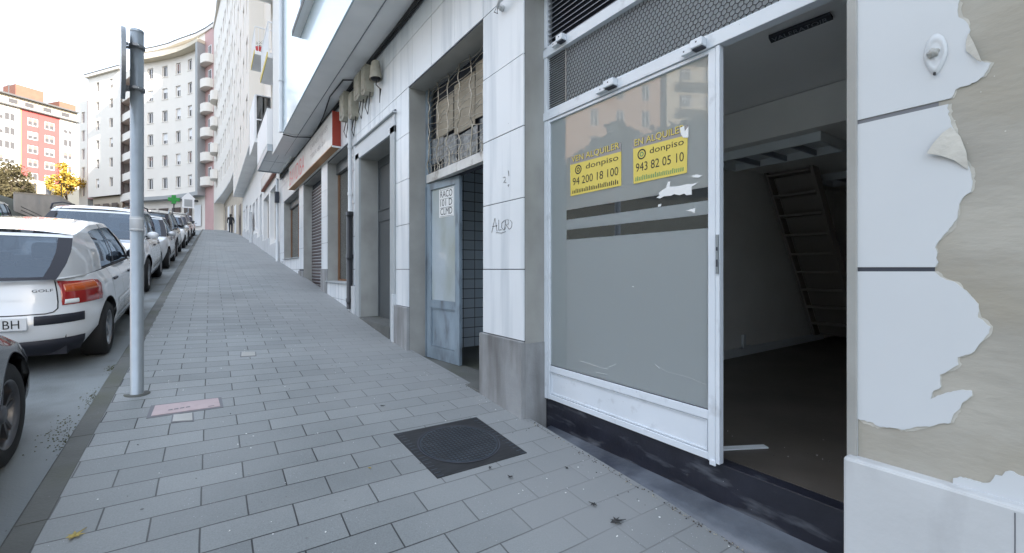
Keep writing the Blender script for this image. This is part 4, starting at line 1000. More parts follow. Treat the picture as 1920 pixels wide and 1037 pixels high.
    # wheels
    for y_ in yw:
        for s in (1, -1):
            xo = s*(w*sp.get('track', .975)); b2 = MB(); x1 = xo-s*.205
            b2.lathe([(rw*.62, xo-s*.01), (rw*.66, xo), (rw*.86, xo+s*.004), (rw*.95, xo-s*.012), (rw, xo-s*.035), (rw, x1+s*.03), (rw*.94, x1), (rw*.6, x1)], 'tyre', (0, y_, rw), 'x', 40)
            wh = b2.build('wheel', t); b2 = MB()
            b2.lathe([(rw*.66, xo-s*.004), (rw*.62, xo-s*.002), (rw*.60, xo-s*.035), (rw*.56, xo-s*.07)], sp.get('rimmat', 'rim'), (0, y_, rw), 'x', 40)
            b2.lathe([(rw*.60, xo-s*.075), (rw*.05, xo-s*.075)], 'joint', (0, y_, rw), 'x', 24)
            b2.lathe([(rw*.17, xo-s*.06), (rw*.17, xo-s*.022), (rw*.12, xo-s*.015), (.001, xo-s*.015)], sp.get('rimmat', 'rim'), (0, y_, rw), 'x', 20)
            ns = sp.get('spokes', 5)
            for q in range(ns):
                for dd_ in (-.09, .09) if sp.get('twin', True) else (0,):
                    a = 2*math.pi*q/ns+.3
                    c1, c2 = a+dd_*1.6, a+dd_*2.0; wd = .010 if sp.get('twin', True) else .022
                    i0 = Vector((0, math.cos(c1), math.sin(c1)))*rw*.14; o0 = Vector((0, math.cos(c2), math.sin(c2)))*rw*.62
                    tn = (o0-i0).cross(Vector((1, 0, 0))).normalized()*wd
                    C = Vector((xo-s*.028, y_, rw)); b2.prism([C+i0-tn, C+i0+tn, C+o0+tn*1.3, C+o0-tn*1.3], (-s*.03, 0, 0), sp.get('rimmat', 'rim'))
            b2.build('rim', wh)
    # mirrors
    for s in (1, -1):
        my, mz = cols[-2][0]-.0 if False else sp['mirror'][0], sp['mirror'][1]
        xx = bw(my)*.95; b2 = MB(); C = Vector((s*(xx+.13), my, mz)); P_ = []
        for i in range(9):
            a = math.pi*i/8; P_.append([(C.x+.105*math.sin(a)**.7*math.cos(q), C.y+.055*math.cos(a), C.z+.075*math.sin(a)**.7*math.sin(q)) for q in [2*math.pi*j/16 for j in range(16)]])
        b2.grid(P_, sp.get('mirrormat', paint), True, True); b2.obox((s*xx*.96, my-.03, mz-.07), (s*.09, 0, .03), (0, .05, 0), (0, 0, .03), 'trim'); b2.build('mirror', t)
    # seats
    for s in (-1, 1):
        for ys_, hh in (((cols[0][0]+cols[-1][0])/2+.15, .0), ((cols[0][0]+cols[-1][0])/2-.75, -.03)):
            b2 = MB(); zb = ztop(ys_); b2.box(s*.36-.24, s*.36+.24, ys_-.06, ys_+.06, zb-.25, zb+.13+hh, 'seat', .05); b2.box(s*.36-.12, s*.36+.12, ys_-.05, ys_+.04, zb+.15+hh, zb+.32+hh, 'seat', .04); b2.build('seat', t)
    def plate(txt, yy, z, sgn):
        b2 = MB(); P0 = Vector((-.26*(-sgn)+sp.get('platex', 0), yy, z)); U = Vector((-sgn*1., 0, 0))
        b2.obox(P0, U*.52, (0, sgn*.012, 0), (0, 0, .11), 'plate'); pl_ = b2.build('number_plate', t)
        U2 = Vector((-sgn, 0, 0)); b3 = MB(); b3.obox(P0+Vector((0, sgn*.0125, 0)), U2*.035, (0, sgn*.001, 0), (0, 0, .11), 'platetrim'); b3.build('plate_band', pl_)
        if txt: text(txt, .42, .078, 'posterink', P0+U2*.055+Vector((0, sgn*.0135, .016)), U2, (0, 0, 1), pl_, ext=.0005)
    for pq in sp.get('plates', []): plate(*pq)
    for fn in sp.get('extra', []): fn(t, pos, idx, i_side, i_rear, i_front, patch)
    return t
def place(t, x, y, up=True, rz=0):
    a = math.atan(.1)
    t.location = (x, y, kz(y)-.115); t.rotation_euler = (a if up else -a, 0, (0 if up else math.pi)+rz)

GP = [(0, .93, .10, .06), (.12, .985, .03, .01), (.3, 1.0, .0, .0), (.5, 1.0, .01, .02), (.62, .99, .07, .06), (.85, .965, .10, .16), (1, .90, .15, .26)]
def golf_extra(t, pos, idx, i_side, i_rear, i_front, patch):
    b = MB(); g = patch
    for s in (1, -1):                       # boot lid seam
        p1 = pos(idx(i_rear(.60)), .90); p2 = pos(idx(i_rear(.66)), .64); p3 = pos(idx(i_rear(.63)), .60)
        pp = [(s*q.x, q.y-.004, q.z) for q in [pos(idx(i_rear(x_)), z_) for x_, z_ in ((.59, .90), (.58, .80), (.58, .70), (.575, .64), (.55, .61), (.50, .60), (.35, .60), (.2, .60), (.0, .60))]]
        b.tube(pp, .005, 'seam', 5)
    b.build('boot_seam', t)
    p = pos(idx(i_rear(.42)), .80); q = pos(idx(i_rear(.56)), .80); U = (q-p).normalized()
    text('GOLF', .14, .026, 'trim', (p.x, p.y-.004, p.z), U, (0, 0, 1), t, name='badge', ext=.002)
    b = MB(); r0 = pos((0, -1), .93); b.tube([(0, r0.y-.02, .945), (.3, r0.y-.01, .945)], .008, 'trim', 6); b.build('wiper', t)
golf = make_car('white hatchback seen from behind with red and orange tail lamps and black bumper strip', dict(
    L=4.15, W=1.735, H=1.44, paint='carwhite', lower='carwhite', trimrow=2, axles=(-1.27, 1.25), rw=.30, clear=.21, sqx=3.4, sqy=6.0,
    top=[(-2.2, .92), (-1.2, .94), (.5, .92), (.95, .90), (1.7, .80), (2.1, .66)], prof=GP, cab=(-1.95, .98), wroof=.70,
    rows=[0, .09, .17, .24, .36, .48, .60, .72, .82, .9, .96, 1.0],
    roofz=[(-1.5, 1.33), (-.7, 1.42), (0, 1.43), (.5, 1.36)],
    cols=[(-1.93, -1.50, 'p'), (-1.12, -.98, 'g'), (-.42, -.36, 'k'), (-.36, -.32, 'g'), (.78, .14, 'p'), (1.02, .22, 'e')],
    patches=[('tail_lamp', ('r', .60), ('s', -1.50), (lambda f: .665), (lambda f: .895-.03*f), 'lampred', .016, True), ('indicator_lamp', ('r', .62), ('s', -1.60), .78, .87, 'lamporange', .021, True), ('reversing_lamp', ('r', .615), ('r', .70), .675, .725, 'paper', .021, True), ('rear_valance', ('r', .0), ('s', -1.66), .20, .355, 'trim', .032, True),
             ('bumper_strip', ('r', .43), ('s', -1.66), .50, .585, 'trim', .016, True), ('headlamp', ('f', .45), ('s', 1.72), .56, .70, 'lampclear', .01, True), ('side_strip', ('s', -.80), ('s', .80), .50, .56, 'carwhite', .012, True)],
    seams=[(-.98, .5), (-.38, .31), (.72, .31)], handles=[-.82, .22], mirror=(.62, 1.0), mirrormat='trim', spokes=7, twin=False,
    platex=.14, plates=[('SS 4530 BH', -2.085, .475, -1)], extra=[golf_extra]))
place(golf, -1.785, 7.95)

SP = [(0, .93, .12, .10), (.12, .98, .04, .03), (.3, 1.0, .0, .0), (.5, 1.0, .01, .01), (.7, .985, .05, .03), (.88, .96, .10, .08), (1, .90, .18, .22)]
def suv(label, paint, L=4.4, W=1.84, H=1.66, rails=True, group=None, plates=(), **kw):
    def ex(t, pos, idx, i_side, i_rear, i_front, patch):
        if rails:
            for s in (-1, 1):
                b = MB(); x = s*W/2*.70; b.tube([(x, -1.35, H-.10), (x, -1.2, H+.01), (x, -.2, H+.04), (x, .5, H-.0), (x, .62, H-.10)], .016, 'trim' if paint != 'cardark' else 'steel', 6); b.build('roof_rail', t)
    d = dict(L=L, W=W, H=H, paint=paint, lower='trim', trimrow=1, axles=(-L*.295, L*.30), rw=.345, clear=.25, sqx=3.2, sqy=5.5,
        top=[(-L/2, 1.0), (-1.2, 1.02), (.5, 1.03), (1.0, 1.04), (1.6, .98), (L/2, .84)], prof=SP, cab=(-L/2+.15, 1.05), wroof=.72,
        roofz=[(-1.7, H-.13), (-.9, H-.05), (0, H-.045), (.6, H-.12)],
        cols=[(-L/2+.14, -L/2+.5, 'p'), (-L/2+.62, -L/2+.72, 'g'), (-1.02, -.98, 'k'), (-.95, -.92, 'g'), (-.12, -.16, 'k'), (-.05, -.10, 'g'), (.92, .32, 'p'), (1.18, .42, 'e')],
        patches=[('tail_lamp', ('r', .56), ('s', -L/2+.38), .86, .99, 'lampred', .014, True), ('bumper', ('r', 0.0), ('s', -L/2+.34), .27, .44, 'trim', .012, True),
                 ('headlamp', ('f', .50), ('s', L/2-.42), .76, .88, 'lampclear', .014, True), ('grille', ('f', 0.0), ('f', .42), .66, .86, 'trim', .014, True), ('air_intake', ('f', .0), ('f', .55), .34, .50, 'trim', .012, True), ('fog_lamp', ('f', .62), ('s', L/2-.26), .40, .60, 'trim', .014, True)],
        seams=[(-.95, .6), (-.05, .36), (.92, .6)], handles=[-.75, .18], mirror=(.80, 1.13), spokes=5, plates=list(plates), extra=[ex])
    if group: d['group'] = group
    d.update(kw); return make_car(label, d)
s1 = suv('white SUV with roof rails facing the camera, parked behind the white hatchback', 'carwhite', H=1.68, plates=[('', 2.20, .50, 1)]); place(s1, -1.93, 12.95, False)
def hatch(label, paint, L=4.1, W=1.72, H=1.5, **kw):
    d = dict(L=L, W=W, H=H, paint=paint, lower='trim', trimrow=1, axles=(-L*.30, L*.30), rw=.30, clear=.2, sqx=3.2, sqy=5.5,
        top=[(-L/2, .92), (-1.2, .95), (.5, .93), (.95, .92), (1.6, .82), (L/2, .68)], prof=GP, cab=(-L/2+.12, 1.0), wroof=.70,
        roofz=[(-1.5, H-.12), (-.7, H-.03), (0, H-.02), (.5, H-.10)],
        cols=[(-L/2+.14, -1.50, 'p'), (-1.5, -1.28, 'g'), (-1.05, -.98, 'k'), (-.98, -.92, 'g'), (-.32, -.28, 'k'), (-.25, -.22, 'g'), (.78, .16, 'p'), (1.02, .24, 'e')],
        patches=[('tail_lamp', ('r', .60), ('s', -L/2+.34), .68, .88, 'lampred', .014, True), ('headlamp', ('f', .45), ('s', L/2-.34), .58, .72, 'lampclear', .012, True), ('grille', ('f', 0), ('f', .4), .52, .62, 'trim', .01, True), ('bumper', ('r', 0), ('s', -L/2+.3), .25, .36, 'trim', .01, True)],
        seams=[(-.95, .5), (-.28, .31), (.72, .31)], handles=[-.75, .22], mirror=(.62, 1.0), spokes=6, twin=False)
    d.update(kw); return make_car(label, d)
c3 = hatch('silvery white compact car behind the white SUV, in front of the dark van-like car', 'carsilver'); place(c3, -1.84, 17.65, False)
c4 = suv('black estate car with red tail lamps, behind the silvery compact car', 'cardark', L=4.5, W=1.8, H=1.72, rails=True); place(c4, -1.92, 22.3)
c5 = hatch('white car with a round mirror beyond the black estate car, half hidden', 'carwhite', H=1.55); place(c5, -1.84, 27.5, False)
c6 = suv('beige car between the far white car and the last dark car', 'carbeige', L=4.3, W=1.8, H=1.6, rails=False); place(c6, -1.9, 32.4, False)
c7 = copy_tree(c4); c7['label'] = 'last dark car at the top of the row near the crest'; place(c7, -1.92, 37.4)
c8 = copy_tree(c5); c8['label'] = 'small pale car beyond the last dark car, only its roof showing'; place(c8, -1.86, 42.6, False)
fg = suv('dark car cut off by the lower left corner, front wheel and wing showing', 'carbrown', L=4.45, W=1.82, H=1.6, rails=False, rw=.325, spokes=5, clear=.22, rimmat='rimdark', track=.93, sqx=3.5, sqy=7, axles=(-1.32, 1.40),
    top=[(-2.3, .95), (-1.2, .97), (.5, .96), (1.0, .91), (1.6, .79), (2.2, .62)], mirror=(.42, 1.05),
    patches=[('headlamp', ('f', .50), ('s', 1.80), .54, .65, 'lampclear', .012, True), ('grille', ('f', 0.0), ('f', .42), .40, .60, 'trim', .012, True), ('side_repeater', ('s', 1.88), ('s', 1.97), .58, .61, 'lamporange', .008, True)])
place(fg, -1.87, 2.62)
fr_ = suv('dark brown car on the far side of the road, seen over the white hatchback roof', 'carbrown', L=4.5, W=1.84, H=1.74, rails=False, group='cars on the far side', mirrormat='trim'); place(fr_, -6.1, 20.2, False, .12)

# ------------------------------------------------------------------ pole with sign seen edge-on
PX_, PY_ = -.503, 4.76; pz = G(PX_, PY_)
t = thing('sign_pole', 'grey steel kerb pole carrying a round traffic sign seen edge-on near its top', 'sign pole', (PX_, PY_, pz))
b = MB(); b.tube([(PX_, PY_, pz-.05), (PX_, PY_, 1.975)], .045, 'steel', 24); b.build('pole', t)
b = MB(); b.lathe([(.001, 1.983), (.030, 1.982), (.044, 1.976), (.0462, 1.965), (.0462, 1.955)], 'steel', (PX_, PY_, 0), 'z', 24); b.build('cap', t)
b = MB(); b.lathe([(.0457, .315), (.0470, .317), (.0470, .43), (.0457, .432)], 'bandgrey', (PX_, PY_, 0), 'z', 24)
for z in (.33, .415): b.lathe([(.0471, z-.004), (.0485, z), (.0471, z+.004)], 'pipewhite', (PX_, PY_, 0), 'z', 24)
b.build('band', t)
sd = MB(); zc = 1.675; n = 48; ang = math.radians(8.2)                  # disc turned a few degrees from the line of sight
C = Vector((PX_-.093, PY_-.02, zc)); U = Vector((math.sin(ang)*-1, math.cos(ang), 0)); Nn = Vector((-math.cos(ang), -math.sin(ang), 0))
disc = lambda r_, d: [C+U*(r_*math.cos(2*math.pi*k/n))+Vector((0, 0, r_*math.sin(2*math.pi*k/n)))+Nn*d for k in range(n)]
sd.poly(disc(.278, .004), 'white'); sd.grid([disc(.278, .004), disc(.28, .006), disc(.28, -.022), disc(.27, -.022), disc(.27, -.004)], 'steelsign', False, True); sd.poly(disc(.27, -.004)[::-1], 'steelsign'); sd.build('sign_plate', t)
for z in (1.835, 1.485):
    b = MB(); b.lathe([(.0455, z-.014), (.0535, z-.014), (.0535, z+.014), (.0455, z+.014)], 'steelsign', (PX_, PY_, 0), 'z', 24)
    b.box(PX_-.088, PX_-.05, PY_-.04, PY_-.034, z-.012, z+.012, 'steelsign'); b.box(PX_-.088, PX_-.05, PY_+.034, PY_+.04, z-.012, z+.012, 'steelsign'); b.tube([(PX_-.02, PY_-.062, z), (PX_+.02, PY_-.062, z)], .006, 'stripwhite', 6); b.box(PX_-.02, PX_+.01, PY_-.07, PY_-.053, z-.01, z+.01, 'steelsign'); b.build('clamp', t)
b = MB(); b.lathe([(.046, pz+.002), (.085, pz+.004), (.09, pz-.01)], 'kerb', (PX_, PY_, 0), 'z', 24); b.build('base_collar', t)

# ------------------------------------------------------------------ covers and litter on the pavement
def gpatch(b, corners, m, z=.004, th=.02, n=1):
    P = [onG(*c) for c in corners]; P = [Vector((p.x, p.y, G(p.x, p.y)+z)) for p in P]
    b.prism(P, (0, 0, -th), m); return P
t = thing('manhole_cover', 'large square dark iron manhole cover with a round lid, in front of the shop window', 'manhole cover', onG(862, 840)); b = MB()
Pc = gpatch(b, [(738, 815), (893, 783), (988, 850), (820, 898)], 'ironframe', .005); b.build('frame', t)
b = MB(); A_, B_, C_, D_ = Pc; cen = sum(Pc, Vector())/4; e1 = ((B_-A_)+(C_-D_))/4; e2 = ((D_-A_)+(C_-B_))/4
b.prism([cen+e1*.80*math.cos(a)+e2*.80*math.sin(a)+Vector((0, 0, .004)) for a in [2*math.pi*k/48 for k in range(48)]], (0, 0, -.003), 'iron')
lid = b.build('lid', t); b = MB()
for k in range(-9, 10):
    for (f1, f2) in ((e1, e2), (e2, e1)):
        h = k*.082; q = math.sqrt(max(0, .76**2-h*h)); a = cen+f1*h-f2*q+Vector((0, 0, .0055)); c = cen+f1*h+f2*q+Vector((0, 0, .0055)); d = (c-a).normalized(); nn_ = d.cross(Vector((0, 0, 1)))*.0035
        if q > .1: b.prism([a-nn_, a+nn_, c+nn_, c-nn_], (0, 0, -.0016), 'ironframe')
b.build('tread_bar', lid)
b = MB()
for sgn in (-1, 1):
    for k in range(16):
        y_ = -.95+1.9*k/15
        for xa, xb in ((-.97, -.84), (.84, .97)):
            a = cen+e1*xa+e2*y_+Vector((0, 0, .0012)); c = cen+e1*xb+e2*y_+Vector((0, 0, .0012)); b.prism([a, c, c+e2*.03, a+e2*.03], (0, 0, -.001), 'iron')
    break
ring = [[cen+e1*r_*math.cos(a)+e2*r_*math.sin(a)+Vector((0, 0, .0045)) for a in [2*math.pi*k/48 for k in range(48)]] for r_ in (.82, .845)]
b.grid(ring, 'joint', False, True); b.build('rim', t)
t = thing('utility_cover', 'long faded pink utility cover beside the foot of the sign pole', 'utility cover', onG(346, 765)); b = MB(); gpatch(b, [(283, 761), (415, 745), (419, 764), (274, 785)], 'jointgrey', .003); b.build('frame', t)
b = MB(); gpatch(b, [(291, 762), (409, 747.5), (413, 763), (283, 781.5)], 'pink', .007, .003); ld = b.build('lid', t); b = MB()
for k in range(4): p = onG(320+k*11, 770-k*1.8); b.box(p.x-.015, p.x+.012, p.y-.012, p.y+.012, G(p.x, p.y)+.0072, G(p.x, p.y)+.0082, 'jointgrey')
p = onG(396, 763); b.box(p.x-.02, p.x+.02, p.y-.006, p.y+.006, G(p.x, p.y)+.0072, G(p.x, p.y)+.0082, 'jointgrey'); b.build('key_slot', ld)
def cover(c, lab, m='plinth', name='access_cover', rim='jointgrey'):
    b = MB(); P = gpatch(b, c, rim, .003); b.build; cc = sum(P, Vector())/4
    b.prism([cc+(p-cc)*.86+Vector((0, 0, .0035)) for p in P], (0, 0, -.003), m); return tag(b.build(name), lab, 'access cover')
cover([(323, 778), (363, 774), (364, 790), (320, 793)], 'small square access cover touching the pink utility cover', 'jamb')
cover([(451, 660), (480, 660), (481, 668), (450, 670)], 'small dull metal cover in the middle of the pavement', 'jamb')
cover([(441, 518), (497, 518), (499, 521.5), (442, 521.5)], 'dark narrow drain slot across the pavement further up', 'joint', 'drain_slot', 'joint')
cover([(335, 513), (343, 513), (322, 538), (312, 538)], 'dark strip cover beside the kerb near the silvery car', 'jamb', rim='jamb')
def leaf_(px, py, s, m, lab, seed, name='leaf'):
    rr = random.Random(seed); p = onG(px, py); b = MB(); pts = []; a0 = rr.random()*6
    for k in range(14):
        a = a0+2*math.pi*k/14; r_ = s*(1.0 if k % 2 == 0 else .45)*(rr.uniform(.7, 1.1)); x, y = p.x+r_*math.cos(a), p.y+r_*math.sin(a)*.8; pts.append((x, y, G(x, y)+.007+rr.random()*.008))
    c = (p.x, p.y, p.z+.012); b.add([c]+pts, [(0, 1+i, 1+(i+1) % 14) for i in range(14)], m)
    b.tube([c, (p.x+s*1.3*math.cos(a0+.2), p.y+s*1.3*math.sin(a0+.2), p.z+.01)], .0018, m, 5); tag(b.build(name), lab, 'leaf')
leaf_(140, 1007, .045, 'leafyellow', 'curled yellow-brown leaf at the lower left by the kerb', 1)
leaf_(1155, 980, .045, 'leafdark', 'dark flattened leaf near the ledge at the lower right', 2)
leaf_(1113, 949, .028, 'leafdark', 'small dark leaf scrap left of the dark flattened leaf', 3)
leaf_(957, 897, .022, 'leafdark', 'dark leaf scrap just below the manhole cover corner', 4)
leaf_(919, 879, .018, 'leafdark', 'black leaf fragment at the lower right edge of the manhole cover', 5)
leaf_(693, 880, .012, 'leafyellow', 'tiny orange leaf fragment on a paver left of the manhole', 6)
leaf_(718, 763, .022, 'leafdark', 'dark oval leaf on the pavement above the manhole cover', 7)
leaf_(1063, 880, .016, 'leafdark', 'small black leaf scrap right of the manhole cover', 8)
b = MB()
for k in range(420):                                                 # grit, crumbs and ash scattered about
    X, Y = R.uniform(-.6, 2.05), R.uniform(1.2, 8)**1.0; 
    if R.random() < .25: X = R.gauss(2.08, .05)
    s = R.uniform(.0015, .0045); z = G(X, Y)+.001
    b.add([(X-s, Y-s*R.uniform(.3, 1.6), z), (X+s*R.uniform(.4, 2), Y-s, z), (X+s, Y+s, z), (X-s*R.uniform(.2, 1), Y+s, z), (X, Y, z+s)], [(0, 1, 4), (1, 2, 4), (2, 3, 4), (3, 0, 4)], R.choice(['paper', 'posterink', 'jamb', 'paper']))
for k in range(20):
    X, Y, s = 2.66+abs(R.gauss(0, .35)), R.uniform(.8, 1.8), R.uniform(.0015, .005); z = -1.1005
    b.add([(X-s, Y-s, z), (X+s, Y-s*.5, z), (X+s*.6, Y+s, z), (X-s, Y+s*.5, z), (X, Y, z+s)], [(0, 1, 4), (1, 2, 4), (2, 3, 4), (3, 0, 4)], R.choice(['paper', 'jamb', 'posterink']))
tag(b.build('litter_grit'), 'fine grit and crumbs scattered over the pavement and along the wall foot', 'grit', kind='stuff')
b = MB()
for k in range(170):
    Y = R.uniform(.8, 2.95); X = 2.165+R.gauss(0, .012); s = R.uniform(.002, .0065); z = G(X, Y)+.002
    b.add([(X-s, Y-s, z), (X+s, Y-s*.4, z), (X+s*.5, Y+s, z), (X-s, Y+s*.6, z), (X, Y, z+s*.8)], [(0, 1, 4), (1, 2, 4), (2, 3, 4), (3, 0, 4)], R.choice(['bark', 'leafdark', 'bark', 'boxbeige']))
tag(b.build('dirt'), 'brown dirt gathered where the pavement meets the shop ledge', 'dirt', kind='stuff')
# ------------------------------------------------------------------ canopy, balcony above it, second building
t = thing('canopy', 'small flat grey canopy jutting out over the pavement beyond the shop sign', 'canopy', (1.8, 16.2, 3.4))
b = MB(); b.box(1.40, 2.149, 14.66, 17.9, 3.50, 3.60, 'soffit', .004); b.box(1.36, 1.398, 14.62, 17.94, 3.46, 3.66, 'steel'); b.box(1.40, 2.149, 14.62, 14.655, 3.46, 3.66, 'steel'); b.box(1.40, 2.149, 17.905, 17.94, 3.46, 3.66, 'steel'); b.box(1.72, 1.726, 14.66, 17.9, 3.494, 3.499, 'jointgrey'); b.box(1.40, 2.149, 16.2, 16.21, 3.494, 3.499, 'jointgrey'); b.build('slab', t)
b = MB(); b.box(1.75, 2.14, 14.60, 14.618, 3.50, 3.62, 'terracotta'); b.build('edge_trim', t)
def balcony(parent, x0, x1, y0, y1, z, rail='bars', trim=None, name='balcony', par='white'):
    b = MB(); b.box(x0, x1, y0, y1, z, z+.14, 'soffit')
    if trim: b.box(x0-.02, x0-.001, y0, y1, z+.0, z+.16, trim)
    o = b.build(name, parent); b = MB()
    if rail == 'bars':
        b.box(x0, x0+.03, y0, y1, z+1.05, z+1.09, par); b.box(x0+.03, x1, y0, y0+.03, z+1.05, z+1.09, par); b.box(x0+.03, x1, y1-.03, y1, z+1.05, z+1.09, par)
        y = y0+.001
        while y < y1: b.box(x0+.005, x0+.02, y, y+.015, z+.141, z+1.049, par); y += .12
        x = x0+.12
        while x < x1: b.box(x, x+.015, y0+.005, y0+.02, z+.141, z+1.049, par); x += .12
    else:
        b.box(x0, x0+.08, y0, y1, z+.141, z+1.05, par); b.box(x0+.081, x1, y0, y0+.08, z+.141, z+1.05, par); b.box(x0+.081, x1, y1-.08, y1, z+.141, z+1.05, par); b.box(x0-.02, x0+.1, y0-.02, y1+.02, z+1.051, z+1.08, 'roofedge')
    b.build('railing', o); return o
balcony(B1, 1.36, 2.049, 14.7, 17.9, 3.68, 'solid')
balcony(B1, 1.40, 2.049, 14.9, 17.1, 6.30, 'bars', 'yellowtrim')
for k in range(2, 6): balcony(B1, 1.40, 2.049, 14.9, 17.1, 6.30+3*(k-1), 'bars', 'yellowtrim')

B2 = thing('apartment_building', 'second building up the street, white with brown shop windows under projecting upper floors', 'building', (7, 30, .3))
gz = 5.9
ops = [(.9, 3.2, 1.2, 3.4), (3.7, 6.1, 1.2, 3.4), (7.0, 8.2, .9, 3.9), (9.4, 10.6, 2.3, 4.0), (11.4, 13, 2.3, 4.0), (14.4, 15.6, 1.7, 4.2), (17.5, 19.5, 3, 4.6), (20.8, 22, 2.3, 4.6)]
b = MB(); fr = wall(b, (2.15, 18.72), (2.15, 42), -2, gz, ops, .25, (1, 0), 'whitewall', 'soffit'); 
b.box(2.10, 2.149, 18.75, 42, -1, .0, 'plinthlight')
for k in range(7): y = 18.75+3.3*k; b.box(2.11, 2.149, y, y+3.28, kz(y)-.2, kz(y+3.3)+.35, 'plinthlight')
b.build('ground_floor_wall', B2)
for i, o in enumerate(ops):
    if i == 2: win(B2, fr, *o, .22, 'bluedoor', 'farglass', 1, .15, name='shop_door')
    else: win(B2, fr, *o, .22, 'whiteframe' if i > 2 else 'offwhite', 'brownpane', 1, .07, name='shop_window')
b = MB(); U2 = [(s+24.3-18.72 if False else s, s+1.2) for s in (1, 3.6, 6.6, 9.4, 12.2, 15)]
ops2 = [(a, c, 7.1+2.9*k, 8.7+2.9*k) for a, c in U2 for k in range(6)]
fb = wall(b, (1.5, 24.3), (1.5, 42), gz, 25, ops2, .12, (1, 0), 'offwhite'); b.quad((1.5, 24.3, gz), (2.15, 24.3, gz), (2.15, 24.3, 25), (1.5, 24.3, 25), 'offwhite'); b.quad((1.5, 42, gz), (1.5, 42, 25), (2.15, 42, 25), (2.15, 42, gz), 'offwhite')
ops3 = [(1.0, 2.6, 6.3+3*k, 8.5+3*k) for k in range(6)]
fc = wall(b, (2.12, 18.72), (2.12, 24.3), gz, 25, ops3, .12, (1, 0), 'offwhite'); b.box(1.45, 12, 18.72, 42, 25, 25.3, 'greywall'); b.quad((12, 18.72, -2), (12, 42, -2), (12, 42, 25), (12, 18.72, 25), 'offwhite'); b.quad((2.12, 18.72, 22), (12, 18.72, 22), (12, 18.72, 25), (2.12, 18.72, 25), 'offwhite')
b.build('upper_wall', B2)
for o in ops2: win(B2, fb, *o, .11, 'white', 'farglass', 2, .07, shut=R.choice([0, 0, .4, .7]))
for o in ops3: win(B2, fc, *o, .11, 'white', 'farglass', 2, .07)
b = MB(); b.box(1.502, 2.149, 24.3, 30.5, gz-.05, gz-.001, 'soffit'); b.box(1.502, 2.149, 30.53, 37.5, gz-.05, gz-.001, 'soffit'); b.box(1.502, 2.149, 37.53, 42, gz-.05, gz-.001, 'soffit'); b.build('soffit', B2)
for k in range(6): balcony(B2, 1.40, 2.119, 19.6, 21.3, 8.3+3*(k), 'bars', 'yellowtrim')
b = MB(); b.box(1.52, 2.118, 21.4, 24.2, 5.35, 5.5, 'soffit'); b.box(1.52, 1.56, 21.4, 24.2, 5.501, 7.35, 'white'); b.box(1.56, 2.118, 21.44, 24.2, 7.35, 7.4, 'white'); b.box(1.56, 1.60, 21.40, 21.43, 5.501, 7.35, 'white'); b.box(1.601, 2.118, 21.415, 21.43, 5.55, 7.3, 'darkglass'); b.box(1.601, 2.118, 21.40, 21.43, 6.3, 6.35, 'white'); b.build('glazed_balcony', B2)
t = thing('flower_pot', 'red flower pot on the upper barred balcony', 'flower pot', (1.6, 20.0, 8.45)); b = MB(); b.lathe([(.001, 8.45), (.10, 8.45), (.15, 8.75), (.14, 8.75), (.001, 8.7)], 'flower', (1.6, 20.0, 0), 'z', 16); b.build('pot', t)
b = MB()
for k in range(40): a, r_ = R.random()*6.3, R.random()*.2; x, y, z = 1.6+r_*math.cos(a), 20+r_*math.sin(a), 8.75+R.random()*.25; b.add([(x, y, z), (x+.05, y, z+.02), (x+.02, y+.05, z+.05)], [(0, 1, 2)], 'hillgreen')
b.build('foliage', t)
b = MB(); b.tube([(2.06, 18.62, -.4), (2.06, 18.62, 3.4)], .05, 'pipewhite', 10); b.box(1.98, 2.12, 18.5, 18.7, 2.5, 2.9, 'joint'); tag(b.build('drainpipe'), 'white drainpipe where the tiled building meets the white one', 'drainpipe')
b = MB(); b.box(2.02, 2.14, 18.78, 24.5, 3.75, 4.35, 'terracotta'); b.box(2.0, 2.019, 18.8, 24.4, 3.8, 4.3, 'signwhite'); tag(b.build('shop_sign'), 'reddish sign board above the brown shop windows of the second building', 'sign')
b = MB(); b.box(1.95, 2.099, 31.2, 31.7, kz(31)+.0, kz(31)+1.9, 'pipewhite', .01); tag(b.build('utility_cabinet'), 'pale utility cabinet against the wall up the street', 'utility cabinet')

# ------------------------------------------------------------------ far apartment blocks
def block(name, lab, pts, z0, z1, edges, m='offwhite', roof='greywall', dep=.25, cornice=True, zg=None):
    """pts counter-clockwise footprint; edges: index -> (list of openings, material)"""
    c = sum((Vector((p[0], p[1], 0)) for p in pts), Vector())/len(pts); t = thing(name, lab, 'building', (c.x, c.y, z0)); n = len(pts); b = MB(); out = {}
    for i in range(n):
        p, q = pts[i], pts[(i+1) % n]; d = Vector((q[0]-p[0], q[1]-p[1], 0)); nin = Vector((-d.y, d.x, 0)); mid = Vector(((p[0]+q[0])/2, (p[1]+q[1])/2, 0))
        if nin.dot(c-mid) < 0: nin = -nin
        ops, mm = edges.get(i, ([], m)); out[i] = wall(b, p, q, z0, z1, ops, dep, nin, mm)
    b.poly([(p[0], p[1], z1) for p in pts], roof); b.build('wall', t)
    if cornice:
        b = MB(); big = [Vector((p[0]-c.x, p[1]-c.y, 0)) for p in pts]; big = [v*(1+.5/v.length)+Vector((c.x, c.y, 0)) for v in big]
        b.prism([v+Vector((0, 0, z1+.02)) for v in big], (0, 0, .35), 'offwhite'); b.prism([v+Vector((0, 0, z1+.372)) for v in big], (0, 0, .2), 'roofedge'); b.build('roof_cornice', t)
    return t, out
def colops(us, w_, z0, st, n, h=1.4): return [(u-w_/2, u+w_/2, z0+st*k, z0+st*k+h) for u in us for k in range(n)]
